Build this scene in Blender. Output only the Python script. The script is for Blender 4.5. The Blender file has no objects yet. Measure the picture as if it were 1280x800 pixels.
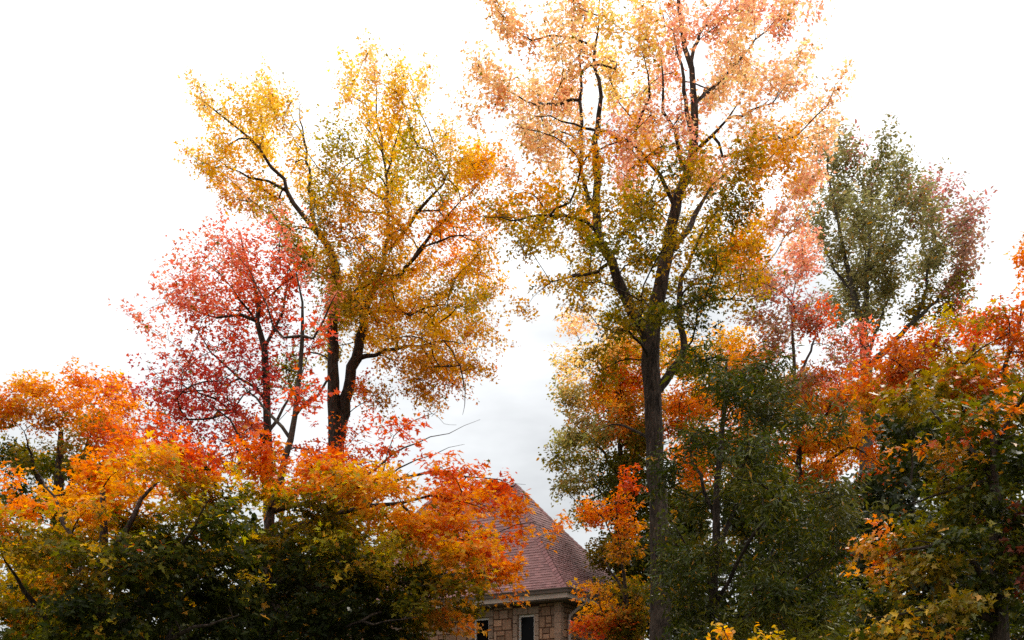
import bpy, math, random
import numpy as np
from mathutils import Vector

# ------------------------------------------------------------------ camera
F, HY, CZ = 1400.0, 950.0, 1.65          # focal length and horizon row (1280x800 basis), eye height
def at(px, py, Y):
    return np.array([(px - 640.0) / F * Y, Y, CZ + (HY - py) / F * Y])

scene = bpy.context.scene
COL = scene.collection
cam_d = bpy.data.cameras.new("camera")
cam = bpy.data.objects.new("camera", cam_d); COL.objects.link(cam)
cam.location = (0, 0, CZ); cam.rotation_euler = (math.radians(90), 0, 0)
cam_d.sensor_width = 36; cam_d.lens = 36 * F / 1280
cam_d.shift_y = (HY - 400) / 1280
cam_d.clip_start = 0.1; cam_d.clip_end = 3000
scene.camera = cam

# ------------------------------------------------------------------ light
SUN_EL, SUN_AZ = 48, 35                    # behind the trees, to the right
w = bpy.data.worlds.new("World"); scene.world = w; w.use_nodes = True
nt = w.node_tree; N = nt.nodes; L = nt.links
bg = N["Background"]
sky = N.new("ShaderNodeTexSky"); sky.sky_type = 'NISHITA'; sky.sun_disc = False
sky.sun_elevation = math.radians(SUN_EL); sky.sun_rotation = math.radians(SUN_AZ)
tc = N.new("ShaderNodeTexCoord")
sep = N.new("ShaderNodeSeparateXYZ"); L.new(tc.outputs['Generated'], sep.inputs[0])
def math_node(op, a=None, b=None, clamp=False):
    m = N.new("ShaderNodeMath"); m.operation = op; m.use_clamp = clamp
    for i, v in enumerate((a, b)):
        if v is None: continue
        if isinstance(v, (int, float)): m.inputs[i].default_value = v
        else: L.new(v, m.inputs[i])
    return m.outputs[0]
# overcast luminance: brighter towards the zenith, with soft cloud banks low down
h = math_node('MAXIMUM', sep.outputs['Z'], 0.0)
grad = math_node('ADD', math_node('MULTIPLY', math_node('MULTIPLY', h, h), 16.0), 3.0)
mp = N.new("ShaderNodeMapping"); mp.inputs['Scale'].default_value = (2.2, 2.2, 6.5); mp.inputs['Location'].default_value = (7.0, 2.0, 0.9)
L.new(tc.outputs['Generated'], mp.inputs[0])
nz = N.new("ShaderNodeTexNoise"); nz.inputs['Scale'].default_value = 2.1; nz.inputs['Detail'].default_value = 6
nz.inputs['Roughness'].default_value = 0.5
L.new(mp.outputs[0], nz.inputs['Vector'])
cl = math_node('ADD', math_node('MULTIPLY', nz.outputs['Fac'], 1.3), 0.37)
# brighter ahead, dimmed behind the viewer: gradient added to make the trees look backlit
side = math_node('ADD', math_node('MULTIPLY', sep.outputs['Y'], 0.25), 0.91)
lum = math_node('MULTIPLY', math_node('MULTIPLY', grad, cl), side)
cmb = N.new("ShaderNodeMix"); cmb.data_type = 'RGBA'; cmb.blend_type = 'MULTIPLY'; cmb.inputs[0].default_value = 1
cmb.inputs[6].default_value = (1.0, 1.0, 1.0, 1)
tint = N.new("ShaderNodeCombineColor")
L.new(math_node('MULTIPLY', lum, 0.985), tint.inputs[0]); L.new(lum, tint.inputs[1]); L.new(math_node('MULTIPLY', lum, 1.0), tint.inputs[2])
mx = N.new("ShaderNodeMix"); mx.data_type = 'RGBA'; mx.inputs[0].default_value = 0.93
L.new(sky.outputs[0], mx.inputs[6]); L.new(tint.outputs[0], mx.inputs[7])
L.new(mx.outputs[2], bg.inputs[0]); bg.inputs[1].default_value = 0.12

sl = bpy.data.lights.new("sun", 'SUN'); sl.energy = 1.5; sl.angle = math.radians(25); sl.color = (1, 0.95, 0.88)
so = bpy.data.objects.new("sun", sl); COL.objects.link(so)
el, az = math.radians(SUN_EL), math.radians(SUN_AZ)
d = Vector((math.sin(az) * math.cos(el), math.cos(az) * math.cos(el), math.sin(el)))
so.rotation_euler = d.to_track_quat('Z', 'Y').to_euler(); so.location = d * 60

vs = scene.view_settings
vs.view_transform = 'Standard'; vs.look = 'None'; vs.gamma = 1; vs.exposure = 0.7
scene.display_settings.display_device = 'sRGB'
scene.cycles.max_bounces = 7; scene.cycles.diffuse_bounces = 4; scene.cycles.transmission_bounces = 5
scene.cycles.glossy_bounces = 2
scene.cycles.use_denoising = False

# ------------------------------------------------------------------ materials
def new_mat(name):
    m = bpy.data.materials.new(name); m.use_nodes = True
    return m, m.node_tree.nodes, m.node_tree.links, m.node_tree.nodes['Principled BSDF']

def leaf_mat(name, trans=0.45, rough=0.45, spec=0.35):
    m, n, l, p = new_mat(name)
    a = n.new("ShaderNodeAttribute"); a.attribute_name = "leaf_colour"
    p.inputs['Roughness'].default_value = rough
    p.inputs['Specular IOR Level'].default_value = spec
    t = n.new("ShaderNodeBsdfTranslucent")
    hs = n.new("ShaderNodeHueSaturation"); hs.inputs['Saturation'].default_value = 1.08; hs.inputs['Value'].default_value = 1.25
    l.new(a.outputs['Color'], p.inputs['Base Color'])
    l.new(a.outputs['Color'], hs.inputs['Color']); l.new(hs.outputs[0], t.inputs['Color'])
    mix = n.new("ShaderNodeMixShader"); mix.inputs[0].default_value = trans
    l.new(p.outputs[0], mix.inputs[1]); l.new(t.outputs[0], mix.inputs[2])
    l.new(mix.outputs[0], n['Material Output'].inputs['Surface'])
    return m
M_LEAF = leaf_mat("leaf", 0.5, .55, .15)
M_WAXY = leaf_mat("waxy_leaf", 0.35, 0.42, 0.25)

def bark_mat(name, c1, c2):
    m, n, l, p = new_mat(name)
    t = n.new("ShaderNodeTexCoord"); mp = n.new("ShaderNodeMapping"); mp.inputs['Scale'].default_value = (9, 9, 2.0)
    l.new(t.outputs['Object'], mp.inputs[0])
    nz = n.new("ShaderNodeTexNoise"); nz.inputs['Scale'].default_value = 1.6; nz.inputs['Detail'].default_value = 8; nz.inputs['Roughness'].default_value = .68; nz.inputs['Distortion'].default_value = .8
    l.new(mp.outputs[0], nz.inputs['Vector'])
    vo = n.new("ShaderNodeTexVoronoi"); vo.feature = 'DISTANCE_TO_EDGE'; vo.inputs['Scale'].default_value = 1.7
    wv = n.new("ShaderNodeMix"); wv.data_type = 'VECTOR'; wv.inputs[0].default_value = .25
    l.new(mp.outputs[0], wv.inputs[4]); l.new(nz.outputs['Color'], wv.inputs[5]); l.new(wv.outputs[1], vo.inputs['Vector'])
    r = n.new("ShaderNodeValToRGB"); r.color_ramp.elements[0].position = .38; r.color_ramp.elements[1].position = .66
    r.color_ramp.elements[0].color = (*c1, 1); r.color_ramp.elements[1].color = (*c2, 1)
    l.new(nz.outputs['Fac'], r.inputs[0])
    big = n.new("ShaderNodeTexNoise"); big.inputs['Scale'].default_value = 1.3; big.inputs['Detail'].default_value = 4
    l.new(t.outputs['Object'], big.inputs['Vector'])
    lr = n.new("ShaderNodeValToRGB"); lr.color_ramp.elements[0].position = .52; lr.color_ramp.elements[1].position = .68
    l.new(big.outputs['Fac'], lr.inputs[0])
    mx = n.new("ShaderNodeMix"); mx.data_type = 'RGBA'; mx.inputs[7].default_value = (c2[0] * 1.25, c2[1] * 1.35, c2[2] * 1.15, 1)
    mf = n.new("ShaderNodeMath"); mf.operation = 'MULTIPLY'; mf.inputs[1].default_value = .5
    l.new(lr.outputs[0], mf.inputs[0]); l.new(mf.outputs[0], mx.inputs[0]); l.new(r.outputs[0], mx.inputs[6]); l.new(mx.outputs[2], p.inputs['Base Color'])
    ad = n.new("ShaderNodeMath"); ad.operation = 'ADD'; l.new(nz.outputs['Fac'], ad.inputs[0])
    cl = n.new("ShaderNodeMath"); cl.operation = 'MINIMUM'; cl.inputs[1].default_value = .25; l.new(vo.outputs['Distance'], cl.inputs[0])
    m2 = n.new("ShaderNodeMath"); m2.operation = 'MULTIPLY'; m2.inputs[1].default_value = 3; l.new(cl.outputs[0], m2.inputs[0]); l.new(m2.outputs[0], ad.inputs[1])
    b = n.new("ShaderNodeBump"); b.inputs['Strength'].default_value = 1; b.inputs['Distance'].default_value = .05
    l.new(ad.outputs[0], b.inputs['Height']); l.new(b.outputs[0], p.inputs['Normal'])
    p.inputs['Roughness'].default_value = .9; p.inputs['Specular IOR Level'].default_value = .2
    return m
M_BARK = bark_mat("bark", (.020, .013, .011), (.115, .078, .06))
M_BARK_GREY = bark_mat("grey_bark", (.05, .04, .038), (.14, .115, .10))

# ------------------------------------------------------------------ helpers
def set_props(o, label=None, cat=None, group=None, kind=None):
    if label: o['label'] = label
    if cat: o['category'] = cat
    if group: o['group'] = group
    if kind: o['kind'] = kind
def empty(name, loc, label, cat, group=None):
    o = bpy.data.objects.new(name, None); COL.objects.link(o); o.location = loc
    o.empty_display_size = .3
    set_props(o, label, cat, group); return o
def link_mesh(name, verts, faces, mat, parent=None, smooth=False):
    """faces: list of (k,n) int arrays"""
    me = bpy.data.meshes.new(name)
    verts = np.asarray(verts, dtype=np.float32)
    if parent is not None:
        verts = verts - np.array(parent_world(parent), dtype=np.float32)
    me.vertices.add(len(verts)); me.vertices.foreach_set("co", verts.ravel())
    idx = np.concatenate([f.ravel() for f in faces]).astype(np.int32)
    tot = np.concatenate([np.full(len(f), f.shape[1]) for f in faces]).astype(np.int32)
    start = np.concatenate([[0], np.cumsum(tot)[:-1]]).astype(np.int32)
    me.loops.add(len(idx)); me.loops.foreach_set("vertex_index", idx)
    me.polygons.add(len(tot)); me.polygons.foreach_set("loop_start", start); me.polygons.foreach_set("loop_total", tot)
    if smooth: me.polygons.foreach_set("use_smooth", np.ones(len(tot), dtype=bool))
    me.update(calc_edges=True)
    me.materials.append(mat)
    o = bpy.data.objects.new(name, me); COL.objects.link(o)
    if parent is not None: o.parent = parent
    return o
def parent_world(p):
    v = Vector((0, 0, 0))
    while p is not None:
        v += p.location; p = p.parent
    return v

class Tubes:
    def __init__(s): s.v = []; s.f = []; s.n = 0
    def add(s, P, R, sides, rng=None, rough=0.0):
        P = np.asarray(P, float); R = np.asarray(R, float); m = len(P)
        T = np.gradient(P, axis=0); T /= np.maximum(np.linalg.norm(T, axis=1, keepdims=True), 1e-9)
        ref = np.array([1., 0, 0]) if abs(T[0][0]) < .8 else np.array([0, 1., 0])
        a = np.arange(sides) / sides * 2 * math.pi
        V = np.empty((m, sides, 3)); u = ref
        for i in range(m):
            u = u - T[i] * u.dot(T[i]); u /= max(np.linalg.norm(u), 1e-9)
            b = np.cross(T[i], u)
            rr = np.full(sides, R[i])
            if rough: rr = rr * (1 + rough * rng.standard_normal(sides))
            V[i] = P[i] + rr[:, None] * (np.cos(a)[:, None] * u + np.sin(a)[:, None] * b)
        base = s.n
        i0 = base + np.arange(m - 1)[:, None] * sides + np.arange(sides)[None]
        i1 = base + np.arange(m - 1)[:, None] * sides + (np.arange(sides)[None] + 1) % sides
        q = np.stack([i0, i1, i1 + sides, i0 + sides], -1).reshape(-1, 4)
        s.v.append(V.reshape(-1, 3)); s.f.append(q); s.n += m * sides
    def build(s, name, mat, parent):
        return link_mesh(name, np.concatenate(s.v), [np.concatenate(s.f)], mat, parent, True)

def spline(P, step):
    """Catmull-Rom through rows of P (any columns), xyz first, resampled at about `step`."""
    P = np.asarray(P, float)
    if len(P) == 2: P = np.array([P[0], (P[0] + P[1]) / 2, P[1]])
    Q = np.vstack([2 * P[0] - P[1], P, 2 * P[-1] - P[-2]])
    out = []
    for i in range(1, len(Q) - 2):
        a, b, c, dd = Q[i - 1], Q[i], Q[i + 1], Q[i + 2]
        n = max(1, int(np.linalg.norm((c - b)[:3]) / step))
        for k in range(n):
            t = k / n
            out.append(.5 * ((2 * b) + (-a + c) * t + (2 * a - 5 * b + 4 * c - dd) * t * t + (-a + 3 * b - 3 * c + dd) * t ** 3))
    out.append(P[-1]); return np.array(out)

# ------------------------------------------------------------------ leaves
# outlines of one half leaf (x along the midrib, y sideways); base and tip are shared by both halves
SHAPES = {
    'maple': [(0, 0), (-.02, .30), (.20, .17), (.50, .52), (.50, .17), (.72, .16), (1, 0)],
    'lobed': [(0, 0), (.30, .50), (.48, .17), (1, 0)],
    'oval':  [(0, 0), (.28, .27), (.65, .24), (1, 0)],
    'narrow': [(0, 0), (.28, .12), (.65, .10), (1, 0)],
}
PAL = {  # base colours of the leaves, linear: each key mixes two or three tints
    'peach':   [(.90, .52, .25), (.90, .60, .29), (.88, .45, .23)],  # peach, pinkpeach and pale: bright-sky glow on upper leaves lightened into the colour
    'pinkpeach': [(.86, .42, .26), (.88, .48, .27), (.82, .33, .22)],
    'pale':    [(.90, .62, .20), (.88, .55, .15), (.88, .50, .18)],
    'yellow':  [(.88, .56, .09), (.84, .50, .07), (.86, .44, .06)],
    'gold':    [(.78, .42, .04), (.68, .38, .035), (.78, .33, .03)],
    'goldbrown': [(.56, .25, .03), (.46, .22, .03), (.60, .24, .03)],
    'yo':      [(.84, .38, .025), (.80, .31, .02), (.74, .38, .025)],
    'orange':  [(.80, .25, .02), (.76, .20, .018), (.82, .31, .025)],
    'redorange': [(.72, .13, .025), (.76, .17, .025), (.66, .10, .03)],
    'red':     [(.68, .12, .06), (.72, .15, .06), (.60, .09, .05)],
    'crimson': [(.56, .08, .065), (.62, .11, .07), (.46, .065, .055)],
    'pink':    [(.84, .25, .15), (.80, .19, .12), (.86, .33, .19)],
    'rosy':    [(.42, .23, .16), (.32, .24, .12), (.50, .20, .17)],
    'olive':   [(.17, .135, .010), (.12, .105, .008), (.28, .17, .014)],
    'olivegold': [(.48, .31, .025), (.36, .26, .02), (.60, .33, .025)],
    'ylwgreen': [(.52, .42, .04), (.42, .36, .03), (.62, .40, .04)],
    'sage':    [(.28, .25, .10), (.36, .30, .13), (.21, .19, .07)],
    'palegreen': [(.36, .31, .09), (.28, .26, .07), (.46, .33, .11)],
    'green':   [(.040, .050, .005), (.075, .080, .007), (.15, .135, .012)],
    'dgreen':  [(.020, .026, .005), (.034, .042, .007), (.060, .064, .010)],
    'willow':  [(.045, .047, .006), (.075, .072, .011), (.13, .115, .022)],
    'rust':    [(.52, .11, .03), (.44, .10, .03), (.58, .17, .03)],
    'maroon':  [(.16, .03, .02), (.22, .05, .02), (.10, .03, .02)],
}
for k in PAL: PAL[k] = np.array(PAL[k])

def leaves_mesh(name, pos, dirs, nrm, size, colour, shape, mat, parent, rng, fold=.22):
    n = len(pos)
    half = np.array(SHAPES[shape]); k = len(half)
    inner = half[1:-1]
    T = np.vstack([half, inner * [1, -1]])                 # k + (k-2) template verts
    m = len(T)
    left = list(range(k)); right = [0] + list(range(k, m)) + [k - 1]; right = right[::-1]
    X = dirs - nrm * np.sum(dirs * nrm, 1, keepdims=True); X /= np.maximum(np.linalg.norm(X, axis=1, keepdims=True), 1e-6)
    Yv = np.cross(nrm, X)
    curl = rng.uniform(-.05, .45, n)[:, None]; fo = rng.uniform(.3, 1.5, n)[:, None] * fold
    wid = rng.uniform(.75, 1.1, n)[:, None]
    lx = T[None, :, 0]; ly = T[None, :, 1] * wid
    lz = fo * np.abs(ly) - curl * (lx ** 2)
    S = size[:, None, None]
    V = pos[:, None, :] + S * (lx[..., None] * X[:, None] + ly[..., None] * Yv[:, None] + lz[..., None] * nrm[:, None])
    off = (np.arange(n) * m)[:, None]
    f = np.stack([off + np.array(left)[None], off + np.array(right)[None]], 1).reshape(-1, k)
    o = link_mesh(name, V.reshape(-1, 3), [f], mat, parent)
    a = o.data.attributes.new("leaf_colour", 'FLOAT_COLOR', 'POINT')
    c = np.ones((n, m, 4), np.float32); c[:, :, :3] = colour[:, None, :]
    a.data.foreach_set("color", c.ravel())
    return o

# ------------------------------------------------------------------ trees
def unit(v): return v / np.maximum(np.linalg.norm(v, axis=-1, keepdims=True), 1e-9)

def tree(name, label, cat, Y, trunk, limbs, clumps, seed, leaf=.10, shape='lobed', mat=None, bark=None,
         depth=None, layers=2.2, per=16, spread=.30, flat=.45, lift=.2, clus_n=14, squash=.9, plume=1.1, wk=1.0, anchor=None, elong=1.6, tight=.62, group=None, leaf_up=.75, droop=.25,
         cluster=.8, crown_name='crown', tip_r=.0055, trunk_name='trunk', jit=.2):
    """trunk: [(px,py,width_px)...] from the ground up; limbs: list of (depth_end, [(px,py,w)...]);
    clumps: (px,py,rx,ry,colour[,density])"""
    rng = np.random.default_rng(seed)
    mat = mat or M_LEAF; bark = bark or M_BARK
    s = F / Y
    gp = at(trunk[0][0], HY, Y); gx = gp[0]
    root = empty(name, (gx, Y, 0), label, cat, group)
    # --- skeleton from the traced trunk and limbs
    pts = []; par = []; rad = []
    def add_nodes(P, R, q):
        ids = []
        for p_, r_ in zip(P, R):
            pts.append(p_); par.append(q); rad.append(r_); q = len(pts) - 1; ids.append(q)
        return ids
    T0 = [np.append(at(x, y, Y), wk * w_ / 2 / s) for x, y, w_ in trunk]
    first = T0[0].copy()
    if first[2] > .05:
        T0.insert(0, np.array([first[0], Y, -.1, first[3] * 1.35]))
    else: T0[0][2] = -.1
    tr = spline(T0, .3)
    tr[1:-1, :2] += rng.normal(0, .012, (len(tr) - 2, 2))
    add_nodes(tr[:, :3], tr[:, 3], -1)
    tb = Tubes(); r_ = tr[:, 3].copy()
    zz = tr[:, 2]; r_ *= 1 + .5 * np.exp(-np.maximum(zz, 0) / .35)
    tb.add(tr[:, :3], r_, 14, rng, .045)
    bodies = [tb]; owner = [0] * len(pts)
    for dend, poly in limbs:
        x0, y0, w0 = poly[0]
        arr = np.array(pts)
        # start on the nearest node already there (in the picture plane, at that node's depth)
        pr = np.stack([640 + F * arr[:, 0] / arr[:, 1], HY - F * (arr[:, 2] - CZ) / arr[:, 1]], 1)
        q = int(np.argmin(np.hypot(pr[:, 0] - x0, pr[:, 1] - y0)))
        Ys = arr[q][1]; nL = len(poly)
        seg = [np.append(arr[q], min(wk * w0 / 2 / s, rad[q] * .95))]
        for i in range(1, nL):
            Yi = Ys + dend * (i / (nL - 1)) ** 1.1
            seg.append(np.append(at(poly[i][0], poly[i][1], Yi), wk * poly[i][2] / 2 * Yi / F))
        sp = spline(seg, .22); sp[:, 3] *= np.interp(np.arange(len(sp)), [0, len(sp) * .5, len(sp) - 1], [1, .9, .35])
        sp[1:, :3] += rng.normal(0, .02, (len(sp) - 1, 3))
        add_nodes(sp[1:, :3], sp[1:, 3], q)
        lb = Tubes(); lb.add(sp[:, :3], sp[:, 3], 9, rng, .05); bodies.append(lb); owner += [len(bodies) - 1] * (len(sp) - 1)
    n_traced = len(pts)
    low_ok = np.array([p_[2] for p_ in pts])
    # --- clumps -> clusters -> sprays
    cx = np.array([c[0] for c in clumps], float); cy = np.array([c[1] for c in clumps], float)
    mx_, my_ = cx.mean(), cy.mean()
    crx = np.array([c[2] for c in clumps], float); cry = np.array([c[3] for c in clumps], float); bare = np.array([c[4] is None for c in clumps], float)
    rxm = max(np.abs(cx - mx_).max(), 20) * 1.1; rym = max(np.abs(cy - my_).max(), 20) * 1.15
    D = depth if depth is not None else .8 * min(rxm, rym) / s
    clus = []; sprays = []
    for ci, c in enumerate(clumps):
        px, py, rx, ry, ck = c[:5]; dens = c[5] if len(c) > 5 else 1.0
        e = math.sqrt(max(.12, 1 - min(1, ((px - mx_) / rxm) ** 2 + ((py - my_) / rym) ** 2)))
        area = math.pi * rx * ry / s / s
        nspr = max(2, int(round(area / (.22 * leaf * leaf) * layers * dens / per))) if ck else max(2, int(round(area * 9 * dens)))
        ncl = max(1, int(round(nspr / clus_n)))
        rr = .5 * (rx + ry) / s
        cs = []
        for _ in range(ncl):
            while True:
                u = rng.uniform(-1, 1, 2)
                if u @ u < 1: break
            y_ = Y + rng.uniform(-1, 1) * D * e
            if abs(y_ - Y) > .7 * D: y_ = Y + (y_ - Y) * .9
            p0 = at(px + u[0] * rx * .75, py + u[1] * ry * .75, Y)
            p0[1] = y_; k = y_ / Y
            # keep the outline the same shape as the clump in the round
            p0[0] = p0[0] * (1 + .55 * (k - 1)); p0[2] = CZ + (p0[2] - CZ) * (1 + .55 * (k - 1))
            tint = rng.random()
            cs.append((p0, tint)); clus.append(p0)
        for i in range(nspr):
            p0, tint = cs[i % ncl]
            off = rng.normal(0, 1, 3); off /= max(1, np.linalg.norm(off) / 1.35)
            kk = tight / max(1.0, ncl ** .38); sc = np.array([rx / s * kk, min(rr * kk * 1.1, D * .5 + .2), ry / s * kk * squash])
            if ncl == 1: sc[:] = [rx / s * .6, rr * .6, ry / s * .6]
            if anchor is not None:
                ax_ = unit(p0 - at(anchor[0], anchor[1], Y)); oo = off * sc
                al = oo @ ax_; oo = oo - al * ax_
                ps = p0 + (rng.normal(0, .8) * elong * sc.mean()) * ax_ + oo * .62
            else: ps = p0 + off * sc
            k2 = ck
            if ck and rng.random() < .6:                 # neighbouring colours run into one another
                qx = px + (ps[0] - p0[0]) * s + rng.normal(0, 16); qy = py + (ps[2] - p0[2]) * -s + rng.normal(0, 16)
                dd2 = ((cx - qx) / (crx + 8)) ** 2 + ((cy - qy) / (cry + 8)) ** 2 + 9 * bare
                k2 = clumps[int(np.argmin(dd2))][4]
            sprays.append((ps, k2, tint))
    NMAX = 200000
    A = np.zeros((NMAX, 3)); A[:len(pts)] = pts
    chains = []
    usable = np.ones(NMAX, bool)
    zmin = min(p_[2] for p_ in clus) - 1.2 if clus else 0
    usable[:n_traced] = A[:n_traced, 2] > min(zmin, A[:n_traced, 2].max() * .8)
    def connect(Pt, r0, seglen):
        n = len(pts)
        dv = A[:n] - Pt; dist = np.sqrt((dv ** 2).sum(1))
        cost = dist + .7 * np.maximum(0, dv[:, 2] + .15 * dist) + 50 * (~usable[:n])
        q = int(np.argmin(cost)); dd = dist[q]
        if dd < .05: return q, np.array([0, 0, 1.])
        pq = par[q]
        dirq = unit(A[q] - A[pq]) if pq >= 0 else np.array([0, 0, 1.])
        to = (Pt - A[q]) / dd
        p1 = A[q] + .45 * dd * unit(.55 * dirq + .85 * to + np.array([0, 0, lift]))
        m = max(2, int(dd / seglen) + 1)
        t = (np.arange(1, m + 1) / m)[:, None]
        B = (1 - t) ** 2 * A[q] + 2 * t * (1 - t) * p1 + t * t * Pt
        B[:-1] += rng.normal(0, .05 * min(dd, 1.) * jit, (m - 1, 3)) * 2
        ids = add_nodes(list(B), [0.0] * m, q); owner.extend([owner[q]] * m)
        A[ids[0]:ids[-1] + 1] = B
        chains.append([q] + ids)
        return ids[-1], unit(B[-1] - (B[-2] if m > 1 else A[q]))
    trc = A[:n_traced]
    clus.sort(key=lambda p_: float(np.min(((trc - p_) ** 2).sum(1))))
    for p_ in clus: connect(p_, 0, .3)
    order = sorted(range(len(sprays)), key=lambda i: float(np.min(((np.array(clus) - sprays[i][0]) ** 2).sum(1))))
    cen = at(mx_, my_, Y) if anchor is None else at(anchor[0], anchor[1], Y)
    LP = []; LD = []; LN = []; LS = []; LC = []
    for i in order:
        Pt, ck, tint = sprays[i]
        _, dr = connect(Pt, 0, .2)
        if anchor is not None: dr = unit(dr + .8 * unit(Pt - at(anchor[0], anchor[1], Y)))
        if ck is None: continue
        out = unit(Pt - cen)
        dr = unit(dr * .8 + out * .35 + rng.normal(0, .25, 3) + np.array([0, 0, lift * .5]))
        n = max(3, int(rng.normal(per, per * .3)))
        side = unit(np.cross(dr, [0, 0, 1.]) + 1e-6)
        upv = np.cross(side, dr)
        t = rng.uniform(-1, 1, n) * spread * plume
        lat = rng.normal(0, spread * .40 / plume ** .5, n) * np.clip(1 - .5 * t / (spread * plume), .3, 1.5)
        ver = np.clip(rng.normal(0, spread * .42 * flat, n), -spread * .7, spread * .7); lat = np.clip(lat, -spread * .75, spread * .75)
        LP.append(Pt + t[:, None] * dr + lat[:, None] * side + ver[:, None] * upv)
        ld = dr * .5 + side * np.sign(lat)[:, None] * .8 + rng.normal(0, .45, (n, 3)); ld[:, 2] -= droop
        LD.append(unit(ld))
        nn = rng.normal(0, .55, (n, 3)); nn[:, 2] += leaf_up; nn += out * .25
        LN.append(unit(nn))
        LS.append(leaf * np.exp(rng.normal(0, .22, n)))
        pal = PAL[ck]
        k = np.minimum((np.clip(tint + rng.normal(0, .28, n), 0, .999) * len(pal)).astype(int), len(pal) - 1)
        col = pal[k] * np.exp(rng.normal(0, .16, (n, 1))) * np.exp(rng.normal(0, .05, (n, 3)))
        odd = rng.random(n) < .035
        col[odd] = PAL['olive' if rng.random() < .5 else 'goldbrown'][0]
        LC.append(np.clip(col, .004, .9))
    # --- branch radii by the pipe rule
    n = len(pts)
    cnt2 = np.zeros(n); ch = np.zeros(n, int)
    for i in range(n):
        if par[i] >= 0: ch[par[i]] += 1
    cnt2[ch == 0] = 1
    for i in range(n - 1, -1, -1):
        if par[i] >= 0: cnt2[par[i]] += cnt2[i]
    rr = tip_r * np.power(np.maximum(cnt2, 1), .40)
    for i in range(n):
        if rad[i] > 0: rr[i] = rad[i]
        elif par[i] >= 0: rr[i] = min(rr[i], rr[par[i]] * .92)
    for c in chains:
        R = rr[c].copy(); R[0] = min(R[0], R[1] * 1.1)
        mr = R.max()
        bodies[owner[c[-1]]].add(A[c], R, 3 if mr < .012 else (5 if mr < .03 else 7))
    for i_, b_ in enumerate(bodies): b_.build(trunk_name if i_ == 0 else 'limb', bark, root)
    if LP:
        leaves_mesh(crown_name, np.concatenate(LP), np.concatenate(LD), np.concatenate(LN), np.concatenate(LS),
                    np.concatenate(LC), shape, mat, root, rng)
        print(name, 'sprays', len(sprays), 'leaves', sum(len(x) for x in LP), 'nodes', n)
    return root

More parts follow.
